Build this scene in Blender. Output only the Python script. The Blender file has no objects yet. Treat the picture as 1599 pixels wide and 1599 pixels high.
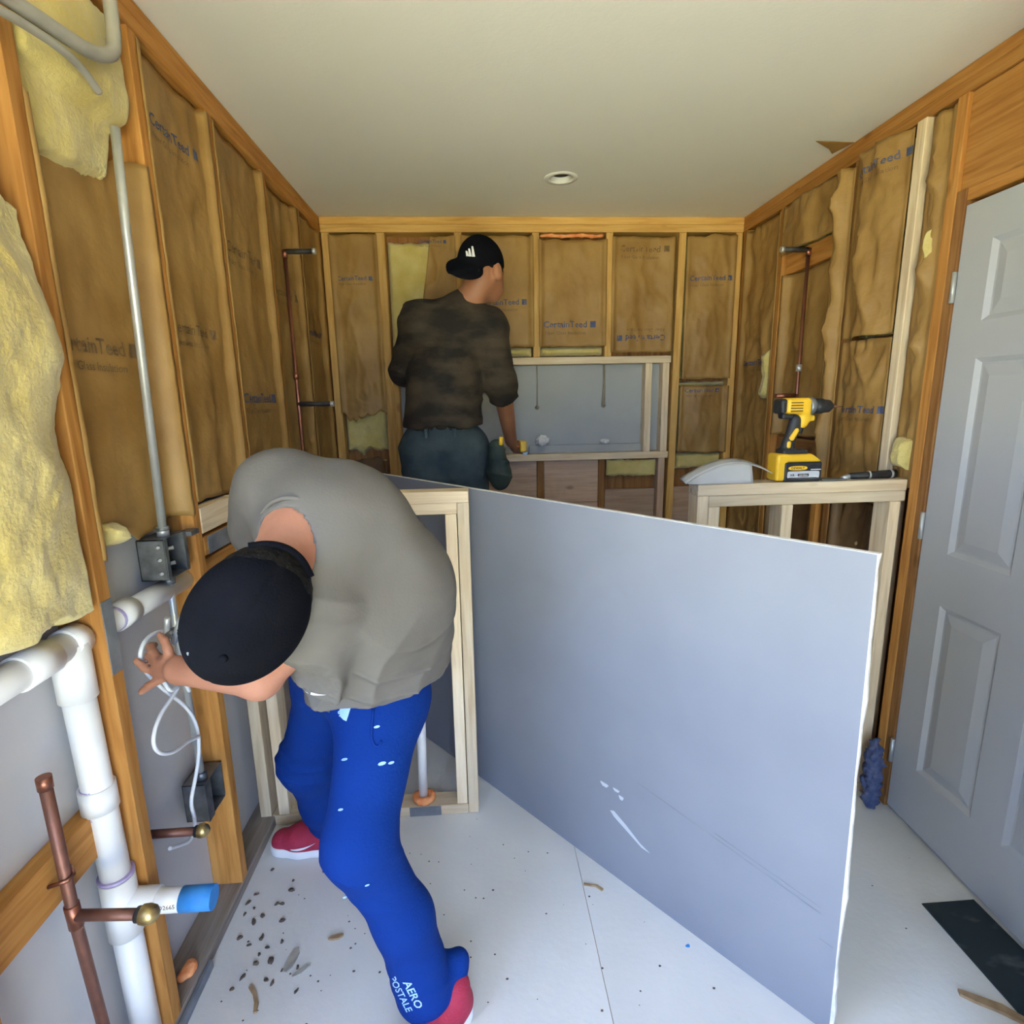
import bpy, bmesh, math, random
import numpy as np
from mathutils import Vector, Matrix
from mathutils.bvhtree import BVHTree
random.seed(7); rng = np.random.default_rng(7)
scene = bpy.context.scene
COL = scene.collection
XL, XR, D, HC = -0.772, 1.470, 3.128, 2.44          # stud faces of left, right, back wall; ceiling
SD, SW = 0.089, 0.038                               # 2x4 lumber

# ------------------------------------------------------------------ camera
def cam_axes(p, y, r):
    f = Vector((math.sin(y)*math.cos(p), math.cos(y)*math.cos(p), -math.sin(p)))
    R = Vector((math.cos(y), -math.sin(y), 0)); U = R.cross(f)
    c, s = math.cos(r), math.sin(r)
    return c*R+s*U, -s*R+c*U, f
cam_data = bpy.data.cameras.new('camera'); cam = bpy.data.objects.new('camera', cam_data); COL.objects.link(cam)
_R, _U, _F = cam_axes(0.2009, 0.0612, -0.0186)
cam.matrix_world = Matrix(((_R.x, _U.x, -_F.x, 0), (_R.y, _U.y, -_F.y, 0), (_R.z, _U.z, -_F.z, 1.5046), (0, 0, 0, 1)))
cam_data.sensor_width = 36; cam_data.lens = 863.467/1599*36; cam_data.clip_start = 0.02
scene.camera = cam

# ------------------------------------------------------------------ world, sun, exposure
world = bpy.data.worlds.new('world'); scene.world = world; world.use_nodes = True
wn = world.node_tree.nodes; wl = world.node_tree.links
bg = wn['Background']; bg.inputs['Color'].default_value = (0.46, 0.645, 1.0, 1); bg.inputs['Strength'].default_value = 3.9
sun_d = bpy.data.lights.new('sun', 'SUN'); sun_d.energy = 55.0; sun_d.color = (1.0, 0.93, 0.82); sun_d.angle = 0.01
sun = bpy.data.objects.new('sun', sun_d); COL.objects.link(sun)
sun.rotation_euler = (math.radians(-8), math.radians(48), 0)     # from the right-hand side of the house, over the roof
# openings that let the daylight in, both beside or behind the camera: a doorway (front wall) and a window (left wall)
DOORWAY = (-.50, .78, 0.0, 2.12)          # x0, x1, z0, z1 in the front wall
WINDOW = (-.30, .62, .75, 2.15)           # y0, y1, z0, z1 in the left wall
def portal(name, loc, rot, sx, sy):
    d = bpy.data.lights.new(name, 'AREA'); d.shape = 'RECTANGLE'; d.size = sx; d.size_y = sy; d.cycles.is_portal = True
    o = bpy.data.objects.new(name, d); COL.objects.link(o); o.location = loc; o.rotation_euler = rot
portal('doorway_daylight', ((DOORWAY[0]+DOORWAY[1])/2, -1.02, (DOORWAY[2]+DOORWAY[3])/2), (math.radians(90), 0, 0), DOORWAY[1]-DOORWAY[0], DOORWAY[3]-DOORWAY[2])
portal('window_daylight', (XL-.10, (WINDOW[0]+WINDOW[1])/2, (WINDOW[2]+WINDOW[3])/2), (math.radians(90), 0, math.radians(-90)), WINDOW[1]-WINDOW[0], WINDOW[3]-WINDOW[2])
scene.cycles.adaptive_threshold = .05; scene.cycles.adaptive_min_samples = 16; scene.cycles.max_bounces = 8; scene.cycles.caustics_reflective = False; scene.cycles.caustics_refractive = False
vs = scene.view_settings
vs.view_transform = 'Standard'; vs.look = 'None'; vs.exposure = 1.48; vs.gamma = 1; vs.use_curve_mapping = False

# ------------------------------------------------------------------ materials
MATS = {}
def new_mat(name):
    m = bpy.data.materials.new(name); m.use_nodes = True
    b = m.node_tree.nodes['Principled BSDF']; MATS[name] = m
    return m, m.node_tree.nodes, m.node_tree.links, b
def rgba(c): return (c[0], c[1], c[2], 1)
def mat(name, c1, c2=None, scale=6, rough=.6, bump=0, bscale=40, metal=0, stretch=(1, 1, 1), spec=.4, detail=4, contrast=(.35, .65), sheen=0, sub=0):
    m, N, L, b = new_mat(name)
    b.inputs['Roughness'].default_value = rough; b.inputs['Metallic'].default_value = metal
    b.inputs['Specular IOR Level'].default_value = spec
    b.inputs['Base Color'].default_value = rgba(c1)
    if sheen: b.inputs['Sheen Weight'].default_value = sheen; b.inputs['Sheen Roughness'].default_value = .5
    if sub: b.inputs['Subsurface Weight'].default_value = sub; b.inputs['Subsurface Scale'].default_value = .02
    tc = N.new('ShaderNodeTexCoord'); mp = N.new('ShaderNodeMapping'); mp.inputs['Scale'].default_value = stretch
    L.new(tc.outputs['Object'], mp.inputs['Vector'])
    if c2:
        n = N.new('ShaderNodeTexNoise'); n.inputs['Scale'].default_value = scale; n.inputs['Detail'].default_value = detail
        L.new(mp.outputs[0], n.inputs['Vector'])
        r = N.new('ShaderNodeValToRGB'); r.color_ramp.elements[0].position = contrast[0]; r.color_ramp.elements[1].position = contrast[1]
        r.color_ramp.elements[0].color = rgba(c1); r.color_ramp.elements[1].color = rgba(c2)
        L.new(n.outputs['Fac'], r.inputs['Fac']); L.new(r.outputs['Color'], b.inputs['Base Color'])
    if bump:
        n2 = N.new('ShaderNodeTexNoise'); n2.inputs['Scale'].default_value = bscale; n2.inputs['Detail'].default_value = 6
        L.new(mp.outputs[0], n2.inputs['Vector'])
        bp = N.new('ShaderNodeBump'); bp.inputs['Strength'].default_value = bump; bp.inputs['Distance'].default_value = .01
        L.new(n2.outputs['Fac'], bp.inputs['Height']); L.new(bp.outputs[0], b.inputs['Normal'])
    return m
def wood(name, dark, mid, light, knots=.5, rough=.65):
    """grain runs along the piece's own Z axis; every piece draws its own seed"""
    m, N, L, b = new_mat(name); b.inputs['Roughness'].default_value = rough; b.inputs['Specular IOR Level'].default_value = .25
    tc = N.new('ShaderNodeTexCoord'); oi = N.new('ShaderNodeObjectInfo')
    mul = N.new('ShaderNodeMath'); mul.operation = 'MULTIPLY'; mul.inputs[1].default_value = 37; L.new(oi.outputs['Random'], mul.inputs[0])
    add = N.new('ShaderNodeVectorMath'); add.operation = 'ADD'; L.new(tc.outputs['Object'], add.inputs[0]); L.new(mul.outputs[0], add.inputs[1])
    mp = N.new('ShaderNodeMapping'); mp.inputs['Scale'].default_value = (1, 1, .07); L.new(add.outputs[0], mp.inputs['Vector'])
    n = N.new('ShaderNodeTexNoise'); n.inputs['Scale'].default_value = 55; n.inputs['Detail'].default_value = 5; n.inputs['Distortion'].default_value = .6
    L.new(mp.outputs[0], n.inputs['Vector'])
    r = N.new('ShaderNodeValToRGB'); e = r.color_ramp.elements; e[0].position = .28; e[1].position = .72; e[0].color = rgba(dark); e[1].color = rgba(light)
    k = e.new(.5); k.color = rgba(mid); L.new(n.outputs['Fac'], r.inputs['Fac'])
    mk = N.new('ShaderNodeMapping'); mk.inputs['Scale'].default_value = (1, 1, .45); L.new(add.outputs[0], mk.inputs['Vector'])
    v = N.new('ShaderNodeTexVoronoi'); v.inputs['Scale'].default_value = 8.5; L.new(mk.outputs[0], v.inputs['Vector'])
    kr = N.new('ShaderNodeValToRGB'); kr.color_ramp.elements[0].position = .06; kr.color_ramp.elements[0].color = (knots, knots, knots, 1)
    kr.color_ramp.elements[1].position = .13; kr.color_ramp.elements[1].color = (0, 0, 0, 1); L.new(v.outputs['Distance'], kr.inputs['Fac'])
    mx = N.new('ShaderNodeMixRGB'); mx.inputs['Color2'].default_value = rgba([c*.45 for c in dark]); L.new(kr.outputs[0], mx.inputs['Fac']); L.new(r.outputs[0], mx.inputs['Color1'])
    hs = N.new('ShaderNodeHueSaturation'); vr = N.new('ShaderNodeMapRange'); vr.inputs['To Min'].default_value = .82; vr.inputs['To Max'].default_value = 1.15
    L.new(oi.outputs['Random'], vr.inputs['Value']); L.new(vr.outputs[0], hs.inputs['Value']); L.new(mx.outputs[0], hs.inputs['Color'])
    L.new(hs.outputs[0], b.inputs['Base Color'])
    bp = N.new('ShaderNodeBump'); bp.inputs['Strength'].default_value = .15; bp.inputs['Distance'].default_value = .004
    L.new(n.outputs['Fac'], bp.inputs['Height']); L.new(bp.outputs[0], b.inputs['Normal'])
    return m
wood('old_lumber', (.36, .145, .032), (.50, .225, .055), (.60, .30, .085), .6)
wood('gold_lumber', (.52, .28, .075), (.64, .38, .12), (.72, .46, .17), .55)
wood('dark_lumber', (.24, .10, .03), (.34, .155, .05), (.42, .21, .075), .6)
wood('new_lumber', (.62, .46, .29), (.74, .59, .40), (.82, .68, .49), .45)
wood('pale_plank', (.46, .30, .20), (.55, .38, .27), (.62, .45, .33), .75)
wood('grey_lumber', (.24, .19, .15), (.33, .27, .22), (.42, .35, .30), .5)
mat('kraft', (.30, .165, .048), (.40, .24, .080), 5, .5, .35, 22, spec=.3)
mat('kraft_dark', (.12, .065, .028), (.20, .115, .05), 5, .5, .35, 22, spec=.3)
mat('wool', (.56, .43, .12), (.69, .58, .25), 7, .95, .35, 130, spec=.03, detail=8, sheen=.4)
mat('print_blue', (.055, .075, .17), (.10, .115, .20), 60, .7)
mat('print_grey', (.17, .105, .05), (.20, .125, .055), 60, .7)
mat('sheathing_grey', (.54, .53, .545), (.62, .61, .62), 3, .8, .1, 30)
mat('ceiling_paint', (.80, .78, .74), (.82, .80, .765), 1.5, .85, .06, 90, spec=.2)
mat('drywall_grey', (.225, .235, .275), (.255, .265, .305), 2.2, .75, .05, 120, spec=.25)
mat('drywall_edge', (.66, .64, .62), (.80, .79, .77), 40, .9, .5, 80)
mat('floor_board', (.66, .65, .64), (.75, .74, .725), 2.4, .7, .08, 60, detail=8, spec=.3)
mat('door_paint', (.47, .475, .50), (.50, .505, .53), 1.2, .38, .03, 50)
mat('pvc', (.80, .79, .78), (.85, .84, .83), 3, .28)
mat('pvc_primer', (.36, .27, .55), (.55, .48, .70), 30, .5)
mat('copper', (.36, .14, .085), (.27, .12, .085), 14, .38, .1, 60, metal=.85)
mat('copper_tarnish', (.20, .095, .07), (.27, .12, .085), 14, .5, .15, 60, metal=.6)
mat('brass', (.55, .42, .19), (.40, .30, .13), 20, .35, metal=.9)
mat('galvanized', (.60, .61, .60), (.52, .53, .52), 25, .42, metal=.55)
mat('galvanized_dark', (.16, .165, .17), (.26, .265, .27), 30, .45, metal=.7)
mat('cable_white', (.76, .77, .80), rough=.45)
mat('cable_grey', (.32, .31, .28), (.40, .38, .34), 14, .55)
mat('black_rubber', (.015, .015, .017), (.03, .03, .032), 30, .55)
mat('black_iron', (.02, .02, .021), (.05, .045, .04), 30, .5)
mat('blue_tape', (.03, .22, .62), (.05, .29, .70), 25, .6)
mat('orange_foam', (.85, .25, .075), (.95, .42, .18), 25, .75, .6, 60)
mat('grey_plate', (.15, .16, .18), (.22, .23, .25), 18, .55)
mat('tool_yellow', (.80, .46, .022), (.86, .52, .035), 12, .42)
mat('tool_black', (.018, .018, .02), (.03, .03, .032), 30, .5)
mat('tool_grey', (.20, .21, .22), (.28, .29, .30), 30, .35, metal=.6)
mat('label_silver', (.55, .56, .60), rough=.4)
mat('label_magenta', (.42, .05, .16), rough=.5)
mat('niche_board', (.40, .41, .40), (.44, .45, .44), 3, .75)
mat('adhesive', (.30, .25, .17), (.36, .31, .22), 20, .7)
mat('scrap_grey', (.45, .44, .42), (.52, .51, .49), 6, .7)
mat('paper_white', (.80, .79, .77), (.72, .71, .70), 8, .8)
mat('tile_dark', (.022, .034, .036), (.12, .15, .15), 7, .16, detail=10, contrast=(.55, .78), stretch=(1, 2.2, 1))
mat('debris_dark', (.07, .05, .04), (.16, .12, .09), 40, .9)
mat('debris_tan', (.30, .19, .10), (.42, .29, .17), 30, .9)
mat('debris_pale', (.30, .28, .24), (.44, .41, .36), 30, .9)
mat('ground_lawn', (.25, .27, .15), (.38, .36, .24), 1.5, .95)
mat('outer_paint', (.6, .6, .58), rough=.8)

# ------------------------------------------------------------------ object helpers
def link(name, me, m=None, parent=None, smooth=False):
    o = bpy.data.objects.new(name, me); COL.objects.link(o)
    if m is not None and len(me.materials) == 0: me.materials.append(MATS[m] if isinstance(m, str) else m)
    if parent is not None: o.parent = parent
    if smooth: me.polygons.foreach_set('use_smooth', [True]*len(me.polygons))
    return o
def pyd(name, V, F, m=None, parent=None, smooth=False):
    me = bpy.data.meshes.new(name); me.from_pydata([tuple(map(float, v)) for v in V], [], F); me.update()
    return link(name, me, m, parent, smooth)
def thing(name, label, cat, loc=(0, 0, 0), group=None):
    o = bpy.data.objects.new(name, None); COL.objects.link(o); o.location = loc; o.empty_display_size = .05
    return tag(o, label, cat, group)
def tag(o, label, cat, group=None, kind=None):
    if label: o['label'] = label
    if cat: o['category'] = cat
    if group: o['group'] = group
    if kind: o['kind'] = kind
    return o
def struct(o): o['kind'] = 'structure'; return o
def hang(o, parent):            # parent while keeping the world place (thing empties carry a location only)
    o.parent = parent
    o.location = Vector(o.location) - parent.location
    return o
def cbox_mesh(name, w, d, l, b=.002):
    """box with chamfered edges centred on the origin"""
    bm = bmesh.new(); bmesh.ops.create_cube(bm, size=1)
    bmesh.ops.scale(bm, vec=(w, d, l), verts=bm.verts)
    if b: bmesh.ops.bevel(bm, geom=bm.edges[:], offset=min(b, min(w, d, l)*.3), segments=1, affect='EDGES')
    me = bpy.data.meshes.new(name); bm.to_mesh(me); bm.free(); return me
AX = {'z': Matrix.Identity(3), 'x': Matrix(((0, 0, 1), (0, 1, 0), (-1, 0, 0))), 'y': Matrix(((1, 0, 0), (0, 0, 1), (0, -1, 0)))}
def lumber(name, m, lo, hi, parent=None, axis=None, tilt=None, b=.002):
    """a straight board between two corners, its grain along the longest side"""
    lo, hi = Vector(lo), Vector(hi); s = hi-lo; c = (lo+hi)/2
    if axis is None: axis = 'xyz'[max(range(3), key=lambda i: s[i])]
    ls = {'z': (s.x, s.y, s.z), 'x': (s.z, s.y, s.x), 'y': (s.x, s.z, s.y)}[axis]
    o = link(name, cbox_mesh(name, *ls, b), m)
    M3 = AX[axis]
    if tilt: M3 = Matrix.Rotation(tilt[1], 3, tilt[0]) @ M3
    o.matrix_world = Matrix.Translation(c) @ M3.to_4x4()
    if parent is not None:
        mw = o.matrix_world.copy(); o.parent = parent
        o.matrix_basis = Matrix.Translation(-off(parent)) @ mw
    return o
def off(parent):
    v = Vector((0, 0, 0))
    while parent is not None: v = v+Vector(parent.location); parent = parent.parent
    return v
def tube(name, pts, r, m, parent=None, n=14, caps=True, smooth_path=0):
    """round tube along a polyline, world coordinates; r may be a list"""
    P = [Vector(p) for p in pts]
    for _ in range(smooth_path):
        Q = [P[0]]
        for a, b in zip(P, P[1:]): Q += [a*.75+b*.25, a*.25+b*.75]
        P = Q+[P[-1]]
    rs = list(r) if isinstance(r, (list, tuple)) else [r]*len(P)
    if len(rs) != len(P): rs = list(np.interp(np.linspace(0, 1, len(P)), np.linspace(0, 1, len(rs)), rs))
    o0 = off(parent); V = []; F = []; up = None
    for i, p in enumerate(P):
        t = (P[min(i+1, len(P)-1)]-P[max(i-1, 0)]).normalized()
        if up is None: up = t.orthogonal().normalized()
        up = (up-t*up.dot(t)).normalized(); s = t.cross(up)
        for k in range(n):
            a = 2*math.pi*k/n; V.append(p+(up*math.cos(a)+s*math.sin(a))*rs[i]-o0)
    for i in range(len(P)-1):
        for k in range(n): F.append((i*n+k, i*n+(k+1) % n, (i+1)*n+(k+1) % n, (i+1)*n+k))
    if caps: F += [tuple(range(n-1, -1, -1)), tuple(range((len(P)-1)*n, len(P)*n))]
    o = pyd(name, V, F, m, parent)
    for p in o.data.polygons: p.use_smooth = len(p.vertices) == 4
    return o
def box(name, lo, hi, m, parent=None, b=.002):
    lo, hi = Vector(lo), Vector(hi); me = cbox_mesh(name, *(hi-lo), b); o = link(name, me, m, parent)
    o.location = (lo+hi)/2-off(parent); return o
def boxes_mesh(name, L, m, parent=None):
    """one mesh from several touching boxes (walls with openings)"""
    V = []; F = []
    for lo, hi in L:
        k = len(V)
        V += [(x, y, z) for x in (lo[0], hi[0]) for y in (lo[1], hi[1]) for z in (lo[2], hi[2])]
        F += [tuple(k+i for i in f) for f in ((0, 1, 3, 2), (4, 6, 7, 5), (0, 4, 5, 1), (2, 3, 7, 6), (0, 2, 6, 4), (1, 5, 7, 3))]
    return pyd(name, V, F, m, parent)

# ------------------------------------------------------------------ noise, signed-distance modelling
def _hash(i, j, k, s):
    h = (i.astype(np.int64)*374761393+j.astype(np.int64)*668265263+k.astype(np.int64)*2147483647+s*1274126177) & 0xffffffff
    h = ((h ^ (h >> 13))*1274126177) & 0xffffffff
    return ((h ^ (h >> 16)) & 0xffff)/32767.5-1
def vnoise(x, y, z=0., s=0):
    x, y, z = np.broadcast_arrays(np.asarray(x, float), y, z)
    i, j, k = np.floor(x), np.floor(y), np.floor(z); u, v, w = x-i, y-j, z-k
    u = u*u*(3-2*u); v = v*v*(3-2*v); w = w*w*(3-2*w); r = 0
    for a in (0, 1):
        for b in (0, 1):
            for c in (0, 1):
                r = r+_hash(i+a, j+b, k+c, s)*(u if a else 1-u)*(v if b else 1-v)*(w if c else 1-w)
    return r
def fbm(x, y, z=0., s=0, o=4):
    r = 0; a = 1.
    for q in range(o): r = r+a*vnoise(np.asarray(x)*2**q, np.asarray(y)*2**q, np.asarray(z)*2**q, s+q); a *= .5
    return r
def cone(a, ra, b, rb, sq=None):
    """tapered capsule; sq = (axis, factor) flattens it across an axis"""
    a, b = np.array(a, float), np.array(b, float)
    def f(P):
        Q = P-a
        if sq is not None:
            n = np.array(sq[0], float); n /= np.linalg.norm(n); Q = Q+(Q@n)[..., None]*n*(1/sq[1]-1)
        ba = b-a
        if sq is not None: ba = ba+(ba@n)*n*(1/sq[1]-1)
        t = np.clip((Q@ba)/max(ba@ba, 1e-9), 0, 1)
        return np.linalg.norm(Q-t[..., None]*ba, axis=-1)-(ra+(rb-ra)*t)
    R_ = max(ra, rb)*max(1, sq[1] if sq is not None else 1); f.lo = np.minimum(a, b)-R_; f.hi = np.maximum(a, b)+R_
    return f
def ell(c, ax, r):
    """ellipsoid: rows of ax are its axes"""
    c = np.array(c, float); A = np.array(ax, float); A /= np.linalg.norm(A, axis=1)[:, None]; r = np.array(r, float)
    def f(P):
        Q = (P-c)@A.T; k0 = np.linalg.norm(Q/r, axis=-1); k1 = np.linalg.norm(Q/r**2, axis=-1)
        return k0*(k0-1)/np.maximum(k1, 1e-9)
    f.lo = c-r.max(); f.hi = c+r.max()
    return f
def half(p, n):
    p = np.array(p, float); n = np.array(n, float); n /= np.linalg.norm(n)
    return lambda P: (P-p)@n
def smin(a, b, k):
    h = np.maximum(k-np.abs(a-b), 0)/k
    return np.minimum(a, b)-h*h*k*.25
def union(fs, k):
    def f(P):
        d = None
        for g in fs: e = g(P); d = e if d is None else smin(d, e, k)
        return d
    return f
def body(fs, k, post=None):
    """smooth union of many local shapes, each sampled only round its own box; post(P, d) edits a thin band at the surface"""
    f = lambda P: union(fs, k)(P)
    f.parts, f.k, f.post = fs, k, post
    return f
def sdf_obj(name, f, lo, hi, res, m, parent=None):
    """surface-nets mesh of a signed distance function sampled on a grid"""
    lo, hi = np.array(lo, float), np.array(hi, float)
    n = np.ceil((hi-lo)/res).astype(int)+1
    g = [lo[i]+res*np.arange(n[i]) for i in range(3)]
    P = np.stack(np.meshgrid(*[q_.astype(np.float32) for q_ in g], indexing='ij'), -1)
    if hasattr(f, 'parts'):
        vol = np.full(P.shape[:3], .08, np.float32)
        for q in f.parts:
            q = q if isinstance(q, tuple) else (q, f.k); g_, k_ = q; mg = k_+3*res
            i0 = np.clip(np.floor((g_.lo-mg-lo)/res).astype(int), 0, n-1); i1 = np.clip(np.ceil((g_.hi+mg-lo)/res).astype(int)+1, 1, n)
            sl = tuple(slice(a_, b_) for a_, b_ in zip(i0, i1)); vol[sl] = smin(vol[sl], g_(P[sl]), k_)
        if f.post is not None:
            b_ = np.abs(vol) < .035; vol[b_] = f.post(P[b_], vol[b_])
    else: vol = f(P)
    S = vol < 0
    c = [n[0]-1, n[1]-1, n[2]-1]
    acc = np.zeros(c+[3]); cnt = np.zeros(c)
    for ax in range(3):
        sh = [slice(None)]*3; sh2 = [slice(None)]*3; sh[ax] = slice(0, -1); sh2[ax] = slice(1, None)
        A, B = vol[tuple(sh)], vol[tuple(sh2)]; cr = (A < 0) != (B < 0)
        t = np.where(cr, A/np.where(np.abs(A-B) < 1e-12, 1e-12, A-B), 0)
        pos = P[tuple(sh)].copy(); pos[..., ax] += t*res
        o1, o2 = [q for q in range(3) if q != ax]
        for d1 in (0, 1):
            for d2 in (0, 1):
                ss = [slice(None)]*3
                ss[o1] = slice(d1, d1+c[o1]); ss[o2] = slice(d2, d2+c[o2])
                k = cr[tuple(ss)]; acc += pos[tuple(ss)]*k[..., None]; cnt += k
    act = cnt > 0; idx = -np.ones(c, int); idx[act] = np.arange(act.sum())
    V = acc[act]/cnt[act][:, None]; F = []
    for ax in range(3):
        o1, o2 = (ax+1) % 3, (ax+2) % 3
        A = [slice(1, -1)]*3; A[ax] = slice(0, n[ax]-1); B = list(A); B[ax] = slice(1, n[ax])
        s0, s1 = S[tuple(A)], S[tuple(B)]
        ii = np.argwhere(s0 != s1)
        if len(ii) == 0: continue
        neg = s0[tuple(ii.T)]
        ii = ii+1; ii[:, ax] -= 1
        q = []
        for d1, d2 in ((-1, -1), (0, -1), (0, 0), (-1, 0)):
            jj = ii.copy(); jj[:, o1] += d1; jj[:, o2] += d2; q.append(idx[tuple(jj.T)])
        q = np.stack(q, 1); q[~neg] = q[~neg][:, ::-1]; F.append(q)
    F = np.concatenate(F)
    o0 = np.array(off(parent))
    me = bpy.data.meshes.new(name)
    me.vertices.add(len(V)); me.vertices.foreach_set('co', (V-o0).astype(np.float32).ravel())
    me.loops.add(F.size); me.loops.foreach_set('vertex_index', F.astype(np.int32).ravel())
    me.polygons.add(len(F)); me.polygons.foreach_set('loop_start', np.arange(0, F.size, 4, dtype=np.int32))
    me.polygons.foreach_set('loop_total', np.full(len(F), 4, np.int32)); me.update(calc_edges=True); me.validate()
    return link(name, me, m, parent, smooth=True)
_text_cache = {}
def text_mesh(s, bold=0.0):
    """flat lettering as triangles: cap height about 0.7, baseline at 0, centred on x"""
    key = (s, bold)
    if key not in _text_cache:
        cu = bpy.data.curves.new('lettering', 'FONT'); cu.body = s; cu.align_x = 'CENTER'; cu.size = 1; cu.offset = bold; cu.resolution_u = 2
        ob = bpy.data.objects.new('lettering', cu); COL.objects.link(ob)
        dg = bpy.context.evaluated_depsgraph_get(); me = bpy.data.meshes.new_from_object(ob.evaluated_get(dg))
        V = np.array([v.co[:2] for v in me.vertices]); F = [tuple(p.vertices) for p in me.polygons]
        bpy.data.objects.remove(ob); bpy.data.curves.remove(cu); bpy.data.meshes.remove(me)
        _text_cache[key] = (V, F)
    return _text_cache[key]
def decal(name, V2, F, origin, ux, uy, ray, bvh, m, parent, lift=.0015):
    """flat marks pressed on to a curved surface"""
    origin, ux, uy, ray = Vector(origin), Vector(ux), Vector(uy), Vector(ray).normalized(); V = []; o0 = off(parent); last = 0.
    for x, y in V2:
        p = origin+ux*float(x)+uy*float(y); h = bvh.ray_cast(p-ray*.35, ray, .8)
        if h[0] is not None: last = (h[0]-p).dot(ray)
        V.append(p+ray*(last-lift)-o0)
    return pyd(name, V, F, m, parent)
def bvh_of(o):
    mw = Matrix.Translation(off(o))
    return BVHTree.FromPolygons([mw @ v.co for v in o.data.vertices], [tuple(p.vertices) for p in o.data.polygons])

# ------------------------------------------------------------------ the setting
ground = struct(box('ground', (-25, -30, -.32), (25, 12, -.20), 'ground_lawn', b=0))
floor = struct(box('floor', (XL-.12, -1.06, -.06), (XR+.12, D+.12, -.003), 'dark_lumber', b=0))
for x0, x1, y0, y1 in ((XL-.09, .2908, -.62, D+.09), (.2922, XR+.09, -1.04, D+.09), (XL-.09, .2908, -1.04, -.623)):
    box('underlayment_panel', (x0, y0, -.003), (x1, y1, 0), 'floor_board', floor, b=.0008)
# ceiling with the round hole of the recessed light
LX, LY, LR = .400, 2.615, .050
bm = bmesh.new()
oc = [bm.verts.new(p) for p in ((XL-.02, -1.04, HC), (XR+.02, -1.04, HC), (XR+.02, D+.02, HC), (XL-.02, D+.02, HC))]
ic = [bm.verts.new((LX+LR*math.cos(a), LY+LR*math.sin(a), HC)) for a in np.linspace(0, 2*math.pi, 32, endpoint=False)]
ed = [bm.edges.new((q[i], q[(i+1) % len(q)])) for q in (oc, ic) for i in range(len(q))]
bmesh.ops.triangle_fill(bm, edges=ed, use_beauty=True)
for f in bm.faces:
    if f.normal.z > 0: f.normal_flip()
me = bpy.data.meshes.new('ceiling'); bm.to_mesh(me); bm.free()
ceiling = struct(link('ceiling', me, 'ceiling_paint'))
boxes_mesh('roof_deck', [((XL-.12, -1.08, HC+.13), (XR+.12, D+.13, HC+.16))], 'dark_lumber', ceiling)
dl = thing('recessed_light', 'small white recessed ceiling light with a dark empty opening', 'light', (LX, LY, HC))
def lathe(name, prof, c, m, parent, n=28, axis=None):
    """surface of revolution about +Z through c (or along axis)"""
    o0 = off(parent); V = []; F = []; c = Vector(c)
    q = Vector((0, 0, 1)).rotation_difference(Vector(axis)) if axis else None
    for r, z in prof:
        for k in range(n):
            a = 2*math.pi*k/n; v = Vector((r*math.cos(a), r*math.sin(a), z))
            if q: v = q @ v
            V.append(c+v-o0)
    for i in range(len(prof)-1):
        for k in range(n): F.append((i*n+k, i*n+(k+1) % n, (i+1)*n+(k+1) % n, (i+1)*n+k))
    return pyd(name, V, F, m, parent, smooth=True)
lathe('trim_ring', [(.050, .004), (.047, -.003), (.058, -.0045), (.072, -.003), (.074, .0005)], (LX, LY, HC), 'ceiling_paint', dl)
lathe('reflector', [(.047, -.002), (.046, .014), (.043, .018)], (LX, LY, HC), 'paper_white', dl)
lathe('housing', [(.043, .018), (.043, .115), (.001, .118)], (LX, LY, HC), 'black_rubber', dl)
# front wall behind the camera with the doorway that lets the daylight in
d0, d1, _, d3 = DOORWAY
wall_front = struct(boxes_mesh('wall_front', [((XL-.12, -1.08, -.06), (d0, -1.0, HC+.16)), ((d1, -1.08, -.06), (XR+.12, -1.0, HC+.16)), ((d0, -1.08, d3), (d1, -1.0, HC+.16))], 'outer_paint'))

wall_light_block = struct(boxes_mesh('wall_light_block', [((1.10, .70, -.06), (XR+.12, .80, HC+.10))], 'outer_paint'))  # added wall out of view, keeps doorway daylight off the right-hand floor
# --- left wall, with a window beside the camera
w0, w1_, w2_, w3 = WINDOW; xa, xb = XL-SD-.03, XL-SD
wall_left = struct(boxes_mesh('wall_left', [((xa, -1.06, -.06), (xb, w0, HC+.14)), ((xa, w1_, -.06), (xb, D+.12, HC+.14)), ((xa, w0, -.06), (xb, w1_, w2_)), ((xa, w0, w3), (xb, w1_, HC+.14))], 'sheathing_grey'))
lumber('bottom_plate', 'grey_lumber', (XL-SD, -1.0, 0), (XL, D+SD, .038), wall_left)
for z in (2.364, 2.402): lumber('top_plate', 'old_lumber', (XL-SD, -1.0, z), (XL-(0 if z < 2.4 else .001), D, z+.0375), wall_left)
for y in (-.66, -.32, .645, .725, 1.13, 1.535, 1.915, 2.35, 2.75, 3.108):
    lumber('stud', 'old_lumber', (XL-SD, y-SW/2, .038), (XL, y+SW/2, 2.364), wall_left)
lumber('window_sill_plate', 'old_lumber', (XL-SD, -.300, .712), (XL, .626, .750), wall_left)
lumber('window_header', 'old_lumber', (XL-SD, -.300, 2.15), (XL, .626, 2.364), wall_left)
lumber('blocking', 'old_lumber', (XL-SD, .746, .575), (XL-.050, 1.109, .675), wall_left)
lumber('blocking', 'new_lumber', (XL-.045, 1.556, 1.152), (XL+.001, 1.793, 1.224), wall_left)
lumber('blocking', 'old_lumber', (XL-.060, 1.556, .98), (XL-.022, 1.894, 1.068), wall_left)
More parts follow.
